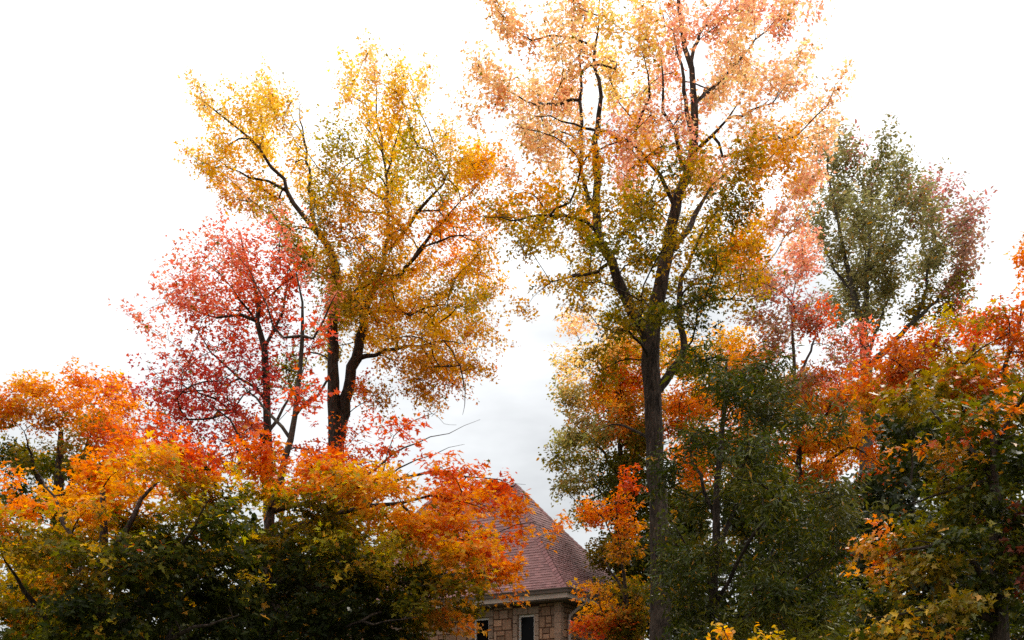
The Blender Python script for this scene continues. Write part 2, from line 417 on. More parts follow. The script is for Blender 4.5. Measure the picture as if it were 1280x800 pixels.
# ---- tall maple right of the house, three leaders
tree('maple_tree', 'tall maple with dark forked trunk and sparse peach orange crown right of the house', 'tree', 22,
  [(830, 1055, 46), (827, 800, 32), (825, 700, 28), (821, 600, 25), (816, 520, 25), (814, 455, 25), (815, 410, 24), (822, 375, 21), (833, 317, 18),
   (840, 280, 16), (849, 242, 15), (867, 195, 14), (867, 156, 12), (868, 133, 10), (863, 86, 8), (851, 35, 6), (848, -20, 4), (850, -70, 2)],
  [(-1.0, [(810, 430, 19), (804, 416, 18), (792, 396, 17), (779, 361, 15), (765, 328, 14), (750, 305, 13), (745, 257, 12), (747, 211, 12), (743, 176, 11), (751, 144, 9), (750, 117, 8), (742, 80, 8), (747, 39, 5), (750, 5, 4), (752, -50, 2)]),
   (.8, [(818, 490, 13), (830, 478, 13), (843, 459, 12), (856, 436, 11), (850, 402, 9), (848, 378, 9), (851, 355, 8), (858, 331, 7), (870, 307, 6), (884, 280, 5), (907, 253, 4)]),
   (.5, [(744, 260, 7), (733, 245, 7), (728, 225, 6), (727, 180, 6), (726, 125, 5), (725, 58, 4), (731, 12, 3), (735, -30, 2)]),
   (1.2, [(833, 317, 10), (848, 300, 10), (858, 288, 9), (868, 268, 8), (885, 240, 6), (905, 215, 4)]),
   (-1.6, [(842, 270, 6), (828, 222, 6), (810, 203, 6), (794, 180, 5), (775, 170, 5), (732, 160, 4), (689, 148, 3), (654, 141, 2)]),
   (-1.0, [(796, 182, 4), (797, 160, 4), (810, 121, 4), (810, 90, 3), (800, 55, 2)]),
   (-.8, [(856, 225, 6), (848, 190, 6), (841, 160, 5), (830, 141, 5), (829, 113, 4), (826, 74, 3), (815, 30, 2)]),
   (.8, [(868, 172, 8), (859, 152, 7), (855, 113, 6), (849, 66, 4), (833, 27, 3), (818, -5, 2)]),
   (.9, [(864, 90, 6), (872, 43, 5), (892, 16, 4), (908, -15, 2)]),
   (-1.2, [(867, 192, 6), (878, 183, 6), (892, 168, 5), (908, 148, 4), (923, 125, 3)]),
   (-1.6, [(905, 152, 4), (930, 143, 3), (951, 135, 3), (974, 123, 2)]),
   (1.5, [(868, 133, 5), (880, 120, 5), (923, 78, 4), (951, 43, 3), (992, 12, 2)]),
   (-1.8, [(750, 305, 6), (732, 277, 5), (689, 269, 4), (638, 273, 3), (599, 269, 2)]),
   (1.5, [(765, 328, 5), (745, 340, 5), (711, 346, 4), (678, 361, 2)]),
   (1.0, [(815, 560, 5), (790, 535, 4), (768, 530, 3), (745, 538, 2)]),
  ],
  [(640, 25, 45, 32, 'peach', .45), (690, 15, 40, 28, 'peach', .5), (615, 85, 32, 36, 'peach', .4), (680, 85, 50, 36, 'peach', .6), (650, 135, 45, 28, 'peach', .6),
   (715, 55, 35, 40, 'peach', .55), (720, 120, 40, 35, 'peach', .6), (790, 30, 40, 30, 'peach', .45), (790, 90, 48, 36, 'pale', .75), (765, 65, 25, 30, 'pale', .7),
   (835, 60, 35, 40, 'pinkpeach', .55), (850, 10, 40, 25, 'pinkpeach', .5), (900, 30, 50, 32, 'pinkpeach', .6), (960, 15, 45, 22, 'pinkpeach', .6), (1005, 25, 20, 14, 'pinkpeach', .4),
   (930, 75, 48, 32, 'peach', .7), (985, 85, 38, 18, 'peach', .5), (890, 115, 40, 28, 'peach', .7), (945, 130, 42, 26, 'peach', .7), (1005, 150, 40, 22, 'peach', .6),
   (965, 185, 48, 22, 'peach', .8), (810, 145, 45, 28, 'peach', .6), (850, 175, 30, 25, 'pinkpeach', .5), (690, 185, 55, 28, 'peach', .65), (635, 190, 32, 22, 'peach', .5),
   (775, 195, 42, 32, 'pinkpeach', .7), (720, 225, 48, 26, 'yo', .8), (820, 215, 48, 22, 'yo', .7), (885, 200, 48, 24, 'peach', .8), (655, 248, 45, 18, 'yo', .8),
   (690, 280, 58, 18, 'olivegold', .9), (740, 270, 42, 22, 'olivegold', .8), (800, 262, 40, 28, 'olive', .8), (850, 240, 38, 25, 'olivegold', .9), (900, 255, 44, 28, 'olivegold', 1),
   (950, 240, 44, 24, 'yo', .8), (995, 225, 36, 22, 'peach', .8), (945, 290, 44, 28, 'gold', .8), (900, 300, 42, 28, 'olive', .9), (985, 275, 32, 26, 'pinkpeach', .8),
   (690, 325, 40, 14, 'olivegold', .55), (655, 372, 18, 13, 'gold', .45), (720, 315, 40, 20, 'olivegold', .7), (760, 362, 30, 22, 'olive', .7), (872, 340, 34, 28, 'olive', .8),
   (920, 340, 40, 22, 'gold', .8), (800, 325, 25, 20, 'olive', .6), (735, 385, 35, 18, 'olivegold', .5), (780, 420, 30, 16, 'olive', .6), (870, 395, 36, 24, 'green', .7),
   (915, 380, 32, 18, 'olivegold', .6), (720, 340, 25, 14, 'olive', .5), (780, 300, 30, 20, 'olivegold', .6), (600, 140, 22, 24, 'peach', .3), (1015, 110, 15, 16, 'peach', .3),
   (830, 700, 14, 60, 'dgreen', .5), (815, 430, 25, 16, 'olive', .6), (1010, 190, 25, 18, 'peach', .5), (760, 455, 28, 18, 'olive', .5), (800, 365, 34, 18, 'olive', .8), (845, 335, 24, 18, 'olivegold', .7), (778, 335, 28, 16, 'olivegold', .7), (835, 400, 30, 16, 'green', .7), (855, 435, 26, 14, 'green', .7), (620, 266, 28, 10, 'olivegold', .8), (645, 300, 30, 12, 'olivegold', .6), (815, 290, 28, 20, 'olive', .8), (740, 430, 26, 14, 'olivegold', .6), (790, 392, 22, 12, 'olive', .7)],
  11, anchor=(818, 400), elong=1.25, wk=.88, tight=0.55, leaf=0.075, depth=3.6, layers=2.2, per=18, spread=.30)

# ---- yellow maple with two stems
tree('maple_tree', 'twin stemmed maple with golden yellow crown and one tall spire of leaves', 'tree', 25,
  [(424, 1042, 44), (420, 620, 36), (419, 560, 30), (417, 500, 23), (417, 435, 20), (417, 394, 18), (420, 335, 16), (406, 302, 12), (380, 272, 9), (358, 239, 8), (355, 224, 7), (339, 209, 6), (324, 186, 5), (297, 160, 4), (271, 139, 3), (243, 119, 2)],
  [(.9, [(420, 570, 26), (426, 530, 25), (437, 476, 22), (449, 435, 20), (456, 394, 18), (470, 352, 14), (479, 328, 11), (485, 284, 9), (483, 250, 8), (485, 220, 7), (491, 190, 5), (500, 156, 4), (505, 115, 3), (512, 80, 2)]),
   (-.9, [(355, 236, 6), (335, 226, 5), (312, 220, 4), (286, 209, 3), (262, 195, 2)]),
   (1.3, [(410, 308, 9), (400, 292, 8), (391, 272, 7), (387, 235, 6), (384, 190, 5), (369, 152, 3), (354, 126, 2)]),
   (1.0, [(326, 190, 4), (329, 160, 3), (318, 128, 2)]),
   (.6, [(384, 190, 4), (376, 150, 3), (372, 120, 2)]),
   (-1.2, [(484, 318, 8), (495, 303, 8), (511, 280, 7), (534, 250, 6), (552, 231, 5), (563, 209, 4), (563, 171, 2)]),
   (-1.8, [(470, 352, 9), (492, 348, 8), (508, 335, 8), (534, 299, 7), (564, 265, 5), (598, 229, 2)]),
   (-1.3, [(515, 325, 6), (530, 310, 5), (564, 297, 4), (603, 291, 2)]),
   (-1.5, [(447, 444, 10), (470, 443, 8), (495, 435, 7), (524, 431, 5), (552, 425, 4), (590, 432, 2)]),
   (1.2, [(484, 252, 5), (459, 237, 4), (432, 231, 3)]),
   (.8, [(488, 200, 5), (477, 190, 4), (459, 160, 3), (444, 141, 2)]),
   (.5, [(485, 220, 5), (476, 170, 4), (470, 120, 3), (467, 62, 1.5)]),
   (-1.9, [(552, 425, 4), (572, 450, 3), (582, 490, 3), (579, 517, 2)]),
   (-1.6, [(456, 394, 7), (480, 388, 6), (510, 392, 5), (545, 380, 4), (590, 390, 2)]),
   (1.5, [(417, 400, 8), (440, 372, 6), (452, 340, 4), (455, 300, 2)])],
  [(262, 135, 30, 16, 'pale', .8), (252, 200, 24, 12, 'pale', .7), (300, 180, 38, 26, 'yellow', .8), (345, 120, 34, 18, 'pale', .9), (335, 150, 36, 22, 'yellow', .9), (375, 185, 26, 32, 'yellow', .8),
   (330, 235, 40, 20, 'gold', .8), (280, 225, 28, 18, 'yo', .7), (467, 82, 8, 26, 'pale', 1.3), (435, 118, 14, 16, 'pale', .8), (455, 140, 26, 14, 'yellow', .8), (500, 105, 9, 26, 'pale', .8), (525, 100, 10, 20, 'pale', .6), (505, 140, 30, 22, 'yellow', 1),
   (480, 165, 30, 22, 'yellow', .8), (430, 212, 40, 18, 'ylwgreen', .9), (480, 212, 36, 24, 'ylwgreen', 1), (530, 195, 38, 22, 'ylwgreen', .9), (548, 165, 24, 10, 'pale', .7), (580, 190, 30, 34, 'yellow', .9), (603, 225, 22, 28, 'yo', .8),
   (540, 240, 38, 26, 'olivegold', .7), (565, 285, 40, 26, 'orange', .8), (600, 300, 22, 26, 'yo', .8), (450, 265, 40, 26, 'gold', .7), (400, 250, 32, 22, 'olivegold', .7), (500, 285, 32, 26, 'gold', .7),
   (365, 290, 38, 22, 'olivegold', .8), (430, 315, 42, 26, 'gold', .8), (520, 330, 48, 24, 'gold', .9), (588, 345, 34, 28, 'gold', 1), (570, 385, 46, 24, 'olivegold', 1), (598, 415, 24, 16, 'gold', .9),
   (520, 385, 42, 26, 'gold', .9), (470, 365, 36, 30, 'olivegold', .9), (420, 375, 38, 32, 'olivegold', .9), (545, 440, 44, 24, 'gold', .9), (582, 455, 22, 30, 'goldbrown', .7), (512, 470, 36, 28, 'goldbrown', .6),
   (492, 510, 22, 22, 'goldbrown', .45), (455, 420, 34, 20, 'gold', .6), (470, 345, 20, 10, 'redorange', .8), (572, 490, 12, 20, 'orange', .5), (420, 295, 25, 18, 'olive', .6), (360, 470, 14, 22, 'olive', .6),
   (310, 265, 20, 14, 'pinkpeach', .4), (450, 505, 20, 20, 'redorange', .4), (435, 400, 40, 18, 'olivegold', .9), (480, 415, 34, 14, 'gold', .8), (440, 350, 36, 22, 'olivegold', .8), (540, 465, 40, 16, 'goldbrown', .8), (500, 440, 30, 16, 'gold', .7), (350, 440, 16, 26, 'olive', .7), (395, 420, 22, 20, 'olivegold', .7), (560, 410, 44, 14, 'gold', .9), (385, 330, 26, 20, 'olive', .8)],
  12, anchor=(440, 400), tight=0.5, lift=0.35, wk=0.66, plume=1.7, squash=.8, clus_n=10, leaf=0.068, depth=3.2, layers=2.2, per=22, spread=0.25, leaf_up=.7)

# ---- red maple
tree('maple_tree', 'small maple with pink and crimson leaves left of the yellow twin stemmed maple', 'tree', 21.5,
  [(337, 1057, 22), (336, 620, 15), (335, 560, 13), (333, 501, 12), (331, 435, 10), (322, 402, 8), (323, 381, 6), (317, 352, 5), (305, 311, 3), (300, 290, 2)],
  [(-.8, [(322, 402, 6), (301, 394, 5), (272, 398, 4), (235, 385, 3), (205, 378, 2)]),
   (.8, [(331, 440, 6), (348, 400, 5), (358, 360, 4), (365, 315, 2)]),
   (-1.2, [(335, 560, 7), (305, 520, 5), (270, 500, 4), (225, 480, 3), (185, 470, 1.5)]),
   (-.6, [(333, 505, 6), (300, 470, 4), (265, 440, 3), (240, 400, 2)]),
   (1.0, [(335, 545, 6), (360, 500, 4), (385, 450, 2)]),
   (-.9, [(322, 402, 4), (290, 360, 3), (262, 330, 2)])],
  [(285, 325, 24, 26, 'pink', .9), (325, 325, 34, 26, 'pink', .9), (248, 342, 24, 16, 'pink', .8), (215, 368, 24, 14, 'pink', .8), (255, 380, 36, 20, 'pink', 1), (305, 372, 40, 24, 'red', 1),
   (352, 345, 26, 24, 'red', .8), (182, 404, 16, 9, 'pink', .6), (230, 400, 26, 10, 'red', .6), (285, 410, 40, 18, 'red', .8), (300, 445, 28, 16, 'crimson', .5), (210, 488, 34, 15, 'crimson', .8),
   (258, 495, 44, 20, 'crimson', .9), (305, 480, 30, 18, 'crimson', .6), (225, 525, 38, 20, 'crimson', .9), (285, 530, 40, 22, 'crimson', .9), (350, 490, 20, 20, 'crimson', .5), (385, 445, 16, 22, 'red', .4),
   (240, 560, 45, 18, 'crimson', .8), (335, 555, 45, 20, 'redorange', .7), (400, 568, 32, 20, 'red', .9), (440, 545, 20, 14, 'redorange', .4), (345, 300, 18, 14, 'pink', .6),
   (170, 500, 14, 16, 'crimson', .4), (175, 405, 22, 7, 'pink', .7), (200, 440, 24, 7, 'pink', .5), (220, 455, 26, 8, 'red', .5), (265, 290, 14, 10, 'pink', .5), (400, 380, 20, 20, 'pink', .35), (265, 440, 30, 20, 'red', .5), (330, 450, 20, 24, 'crimson', .5), (240, 460, 30, 14, 'crimson', .5), (340, 375, 26, 20, 'pink', .7), (205, 550, 30, 18, 'red', .8), (375, 330, 14, 20, 'pink', .7), (200, 385, 20, 10, 'pink', .6), (300, 580, 50, 14, 'redorange', .7), (455, 575, 25, 14, 'redorange', .5), (355, 400, 22, 20, 'red', .5)],
  13, anchor=(335, 560), elong=1.7, wk=0.8, plume=1.5, clus_n=7, leaf=0.075, depth=2.2, layers=1.9, per=18, spread=.26)

# ---- round orange maple far left
tree('maple_tree', 'round orange maple with dark olive underside at the far left', 'tree', 36,
  [(70, 1014, 26), (72, 700, 18), (74, 600, 12), (76, 540, 6)],
  [(1, [(73, 640, 10), (100, 580, 7), (120, 520, 3)]), (-1, [(73, 650, 10), (45, 590, 7), (30, 540, 3)])],
  [(105, 482, 26, 14, 'orange'), (65, 490, 34, 15, 'yo'), (140, 488, 24, 15, 'orange'), (35, 510, 28, 15, 'orange'), (90, 508, 36, 18, 'orange'), (155, 515, 18, 24, 'orange'), (8, 535, 18, 16, 'orange'), (165, 545, 16, 24, 'orange'),
   (60, 530, 34, 16, 'goldbrown'), (120, 535, 34, 20, 'orange'), (30, 555, 28, 18, 'olive'), (95, 560, 34, 18, 'olive'), (145, 560, 26, 20, 'redorange'), (20, 585, 24, 20, 'green', .9), (60, 585, 34, 22, 'green', .9),
   (110, 600, 34, 22, 'olive'), (150, 600, 24, 22, 'orange'), (15, 625, 24, 26, 'green', .9), (60, 640, 40, 24, 'green'), (15, 680, 25, 26, 'green', .9), (70, 690, 40, 30, 'dgreen')],
  14, leaf=.12, depth=3.0, layers=3, per=22, spread=.42)

# ---- broad maple in the left foreground
tree('maple_tree', 'broad low maple in the left foreground, orange on top and green below', 'tree', 14,
  [(118, 1115, 36), (120, 900, 24), (122, 800, 19), (126, 720, 14), (130, 660, 10), (128, 610, 6)],
  [(-1.2, [(120, 850, 14), (60, 780, 10), (20, 720, 6), (0, 690, 3)]),
   (-1.3, [(121, 820, 13), (180, 740, 9), (230, 680, 6), (262, 620, 3)]),
   (1.0, [(125, 740, 10), (90, 670, 7), (60, 610, 4), (45, 585, 2)]),
   (.8, [(126, 720, 9), (165, 650, 7), (190, 600, 5), (205, 565, 2)]),
   (-1.6, [(120, 860, 10), (190, 810, 8), (260, 780, 5), (300, 770, 3)])],
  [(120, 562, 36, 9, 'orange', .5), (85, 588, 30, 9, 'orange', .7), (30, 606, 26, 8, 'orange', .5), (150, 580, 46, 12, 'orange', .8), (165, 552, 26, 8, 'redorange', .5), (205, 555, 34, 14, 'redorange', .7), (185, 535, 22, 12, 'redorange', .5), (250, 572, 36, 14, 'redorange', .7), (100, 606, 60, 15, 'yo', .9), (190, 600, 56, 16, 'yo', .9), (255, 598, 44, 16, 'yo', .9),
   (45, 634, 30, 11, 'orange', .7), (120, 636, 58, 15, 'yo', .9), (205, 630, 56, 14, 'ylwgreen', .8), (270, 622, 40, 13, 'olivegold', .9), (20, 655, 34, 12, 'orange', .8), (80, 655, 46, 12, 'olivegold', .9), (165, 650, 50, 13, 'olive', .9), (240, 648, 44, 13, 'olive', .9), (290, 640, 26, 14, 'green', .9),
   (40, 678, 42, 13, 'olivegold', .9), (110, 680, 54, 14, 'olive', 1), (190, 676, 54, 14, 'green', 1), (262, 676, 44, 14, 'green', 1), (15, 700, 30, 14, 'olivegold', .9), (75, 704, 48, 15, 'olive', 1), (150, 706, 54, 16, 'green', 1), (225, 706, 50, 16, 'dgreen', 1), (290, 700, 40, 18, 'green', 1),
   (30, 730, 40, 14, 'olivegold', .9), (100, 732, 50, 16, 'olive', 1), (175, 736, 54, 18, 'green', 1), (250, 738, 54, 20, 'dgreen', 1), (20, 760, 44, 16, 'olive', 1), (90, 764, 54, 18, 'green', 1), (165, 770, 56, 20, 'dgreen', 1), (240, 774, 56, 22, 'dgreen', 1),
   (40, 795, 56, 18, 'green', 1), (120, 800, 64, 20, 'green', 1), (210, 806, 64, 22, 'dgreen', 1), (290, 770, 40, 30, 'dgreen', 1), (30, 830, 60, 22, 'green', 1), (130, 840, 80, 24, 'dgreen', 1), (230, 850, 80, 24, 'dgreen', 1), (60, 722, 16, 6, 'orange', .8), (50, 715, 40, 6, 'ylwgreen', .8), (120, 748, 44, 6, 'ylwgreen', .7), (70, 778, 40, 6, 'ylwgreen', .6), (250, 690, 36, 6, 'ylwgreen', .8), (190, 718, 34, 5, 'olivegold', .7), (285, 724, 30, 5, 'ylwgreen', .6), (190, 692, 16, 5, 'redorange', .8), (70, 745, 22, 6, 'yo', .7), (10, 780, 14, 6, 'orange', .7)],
  15, plume=1.4, squash=.6, flat=.3, clus_n=20, leaf=0.072, shape='maple', depth=1.7, layers=4, per=18, spread=.19, leaf_up=.9, droop=.35, tip_r=.003, mat=M_LEAF)

# ---- spreading maple in the centre-left foreground with a thin red leader
tree('maple_tree', 'spreading layered maple before the house, bare twigged red leader above orange and green boughs', 'tree', 16,
  [(342, 1094, 34), (340, 900, 24), (338, 780, 19), (336, 700, 15), (337, 640, 11), (348, 607, 9), (358, 575, 8), (367, 520, 7), (375, 460, 6), (377, 420, 5), (377, 377, 3), (370, 340, 1.5)],
  [(-1.0, [(337, 690, 10), (350, 676, 9), (380, 658, 8), (408, 646, 7), (458, 631, 6), (501, 628, 5), (534, 619, 4), (575, 625, 3), (620, 640, 2)]),
   (.6, [(337, 640, 7), (400, 625, 5), (450, 600, 4), (490, 570, 3), (540, 545, 2), (600, 525, 1)]),
   (-1.5, [(337, 720, 11), (400, 735, 8), (472, 727, 6), (523, 732, 4), (565, 740, 2)]),
   (-.8, [(346, 612, 6), (332, 596, 5), (305, 554, 4), (284, 526, 3), (240, 480, 1.5)]),
   (.5, [(360, 555, 5), (342, 521, 4), (318, 500, 3), (290, 460, 1.5)]),
   (-.5, [(367, 526, 5), (380, 508, 4), (396, 493, 4), (412, 468, 3), (430, 430, 1.5)]),
   (.4, [(377, 420, 4), (354, 425, 3), (334, 381, 2), (300, 320, 1), (283, 280, .8)]),
   (-.4, [(377, 440, 4), (390, 425, 3), (404, 398, 3), (424, 360, 1.5)]),
   (.8, [(336, 700, 9), (300, 690, 7), (270, 670, 5), (240, 660, 2)]),
   (-1.8, [(338, 760, 10), (390, 790, 7), (450, 780, 5), (520, 770, 3)]),
   (-.9, [(501, 628, 4), (540, 660, 3), (590, 672, 2), (640, 660, 1.2), (668, 655, 1), (690, 668, .9)]),
   (.9, [(458, 631, 5), (500, 600, 4), (560, 592, 3), (620, 600, 2), (655, 606, 1)]),
   (.3, [(400, 625, 4), (460, 610, 3), (520, 575, 2), (580, 555, 1)])],
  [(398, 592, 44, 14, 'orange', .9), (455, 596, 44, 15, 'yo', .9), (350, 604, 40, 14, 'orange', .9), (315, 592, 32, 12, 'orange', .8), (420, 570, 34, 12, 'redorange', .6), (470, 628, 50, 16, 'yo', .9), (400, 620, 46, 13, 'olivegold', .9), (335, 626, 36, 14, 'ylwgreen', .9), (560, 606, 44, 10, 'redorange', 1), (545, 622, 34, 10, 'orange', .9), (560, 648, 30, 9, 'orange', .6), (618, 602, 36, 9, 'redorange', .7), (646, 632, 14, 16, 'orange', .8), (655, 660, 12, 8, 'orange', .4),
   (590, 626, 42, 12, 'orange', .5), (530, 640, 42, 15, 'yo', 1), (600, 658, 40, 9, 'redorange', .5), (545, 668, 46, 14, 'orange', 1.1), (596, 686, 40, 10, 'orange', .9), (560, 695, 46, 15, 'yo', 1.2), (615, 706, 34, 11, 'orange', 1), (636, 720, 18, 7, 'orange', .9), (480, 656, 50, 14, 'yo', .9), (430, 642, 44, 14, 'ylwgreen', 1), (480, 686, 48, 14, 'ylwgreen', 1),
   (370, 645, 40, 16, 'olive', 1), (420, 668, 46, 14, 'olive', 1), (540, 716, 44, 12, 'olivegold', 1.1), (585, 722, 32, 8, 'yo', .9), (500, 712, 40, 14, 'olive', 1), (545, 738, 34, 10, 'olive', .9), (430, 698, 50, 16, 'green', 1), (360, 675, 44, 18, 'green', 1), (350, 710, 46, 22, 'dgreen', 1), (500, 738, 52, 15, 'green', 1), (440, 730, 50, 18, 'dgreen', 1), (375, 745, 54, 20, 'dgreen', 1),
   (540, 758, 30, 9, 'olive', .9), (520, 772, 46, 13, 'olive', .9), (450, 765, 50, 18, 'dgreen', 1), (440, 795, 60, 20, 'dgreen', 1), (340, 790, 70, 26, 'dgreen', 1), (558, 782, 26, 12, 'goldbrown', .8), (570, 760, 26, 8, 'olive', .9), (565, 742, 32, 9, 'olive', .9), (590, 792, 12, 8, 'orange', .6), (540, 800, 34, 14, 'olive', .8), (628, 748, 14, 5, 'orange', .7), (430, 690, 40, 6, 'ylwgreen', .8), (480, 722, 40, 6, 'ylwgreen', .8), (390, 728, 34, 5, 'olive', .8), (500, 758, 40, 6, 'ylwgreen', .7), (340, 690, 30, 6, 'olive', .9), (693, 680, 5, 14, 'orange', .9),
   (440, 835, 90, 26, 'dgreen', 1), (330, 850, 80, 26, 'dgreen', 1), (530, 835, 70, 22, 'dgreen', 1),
   (470, 545, 60, 22, None, 1), (560, 530, 50, 20, None, 1.8), (540, 565, 50, 14, None, 1.2), (270, 330, 30, 40, None, .4), (230, 450, 40, 30, None, .45), (300, 420, 40, 50, None, .4), (250, 255, 30, 20, None, .35),
   (400, 500, 25, 30, 'red', .2), (500, 555, 45, 20, 'redorange', .22), (400, 440, 20, 30, 'red', .1), (340, 575, 30, 12, 'redorange', .5), (390, 560, 30, 12, 'redorange', .6)],
  16, plume=1.4, squash=.6, flat=.3, clus_n=20, leaf=0.075, shape='maple', depth=1.8, layers=4.2, per=18, spread=.19, leaf_up=.95, droop=.3, tip_r=.0028, cluster=.5)

# ---- pale feathery tree behind the tall maple
tree('maple_tree', 'pale feathery yellow green tree rising behind the house, left of the dark forked trunk', 'tree', 33,
  [(772, 1020, 20), (774, 700, 14), (776, 600, 10), (774, 520, 7), (765, 450, 4), (755, 410, 2)],
  [(-1, [(776, 600, 6), (750, 560, 5), (720, 530, 3), (700, 515, 1.5)]), (.8, [(775, 560, 5), (755, 500, 4), (725, 450, 2)]), (-.9, [(775, 640, 5), (745, 610, 4), (715, 600, 2)])],
  [(735, 412, 24, 20, 'peach', .35), (708, 465, 20, 22, 'pale', .4), (755, 440, 34, 26, 'pale', .7), (795, 430, 30, 26, 'gold', .8), (715, 505, 28, 22, 'palegreen', .7), (765, 490, 36, 28, 'gold', 1), (785, 475, 24, 20, 'redorange', 1), (708, 545, 22, 16, 'palegreen', .8),
   (745, 545, 36, 24, 'palegreen', 1), (712, 580, 24, 12, 'olive', .9), (760, 585, 38, 26, 'green', 1), (722, 615, 24, 14, 'palegreen', .9), (775, 530, 34, 20, 'orange', 1), (775, 630, 36, 26, 'green', 1.1), (738, 645, 22, 16, 'olive', .9), (805, 560, 26, 32, 'olive', 1), (795, 680, 34, 34, 'green', 1), (760, 690, 24, 24, 'olive', 1),
   (700, 490, 12, 14, 'pale', .3), (855, 515, 28, 32, 'orange', 1), (860, 455, 28, 26, 'gold', .9), (860, 580, 32, 32, 'orange', .9), (800, 520, 30, 40, 'goldbrown', 1), (810, 620, 34, 40, 'green', 1), (850, 660, 34, 40, 'olive', 1), (800, 740, 34, 40, 'green', 1), (850, 750, 34, 50, 'green', 1), (905, 430, 30, 16, 'gold', .6), (890, 480, 30, 24, 'olive', .8), (820, 460, 24, 30, 'olivegold', .8)],
  17, wk=0.7, leaf=0.09, depth=2.2, layers=3.6, per=22, spread=.34, shape='oval')

# ---- orange understory maple at the house corner
tree('young_maple', 'young maple with glowing orange leaves beside the house downspout', 'tree', 25,
  [(790, 1042, 10), (788, 820, 7), (782, 740, 5), (775, 680, 3), (770, 630, 1.5)],
  [(-.7, [(787, 800, 4), (765, 775, 3), (740, 765, 1.5)]), (.6, [(783, 750, 4), (765, 715, 3), (745, 690, 1.5)]), (-.5, [(776, 690, 3), (755, 650, 2), (735, 630, 1)])],
  [(752, 635, 26, 16, 'orange', .9), (785, 640, 22, 18, 'orange', .7), (765, 665, 20, 12, 'orange', .6), (775, 700, 26, 16, 'goldbrown', .7), (757, 738, 24, 13, 'yo', .7), (785, 735, 26, 22, 'olive', .9), (775, 765, 30, 18, 'goldbrown', .8), (745, 755, 20, 8, 'gold', .7), (748, 772, 20, 12, 'orange'), (755, 792, 26, 14, 'redorange'),
   (795, 790, 26, 22, 'olive'), (730, 790, 12, 8, 'redorange', .6), (800, 610, 20, 18, 'redorange', .6), (770, 820, 34, 18, 'olive'), (730, 730, 8, 4, 'orange', .5)],
  18, plume=1.4, leaf=.09, depth=1.1, layers=2.6, per=18, spread=.22)

# ---- dark green narrow leaved tree
tree('green_tree', 'dark green narrow leaved tree with slender trunk right of the tall maple trunk', 'tree', 17.5,
  [(892, 1082, 26), (893, 800, 13), (894, 700, 11), (898, 600, 8), (905, 520, 6), (908, 450, 3)],
  [(-.8, [(893, 760, 6), (930, 690, 5), (970, 630, 4), (1010, 580, 2)]), (.8, [(894, 700, 6), (925, 620, 5), (955, 550, 3), (975, 480, 1.5)]), (-1.1, [(893, 800, 6), (950, 760, 5), (1010, 720, 3), (1050, 690, 1.5)]),
   (.8, [(896, 640, 5), (870, 580, 4), (850, 540, 2)]), (-.8, [(893, 740, 5), (860, 690, 4), (840, 650, 2)])],
  [(895, 445, 40, 20, 'green', .8), (945, 460, 36, 24, 'willow', .9), (985, 485, 30, 26, 'willow', .8), (900, 490, 50, 26, 'green', .9), (955, 515, 52, 28, 'willow'), (1000, 545, 36, 24, 'willow', .8), (885, 550, 44, 34, 'green'), (950, 580, 56, 34, 'green'), (1030, 605, 34, 30, 'willow'),
   (890, 625, 56, 36, 'green'), (980, 650, 60, 38, 'green'), (1050, 640, 26, 26, 'willow', .8), (870, 700, 50, 40, 'green'), (950, 725, 64, 44, 'green'), (1035, 710, 44, 38, 'green'), (880, 790, 60, 44, 'green'), (980, 800, 70, 40, 'green'), (1060, 780, 44, 40, 'green'), (840, 620, 18, 40, 'green', .6),
   (930, 870, 110, 40, 'green'), (850, 740, 24, 50, 'green', .6)],
  19, plume=1.3, leaf=.105, shape='narrow', depth=1.9, layers=5, per=26, spread=.24, leaf_up=.4, droop=.45, mat=M_WAXY)

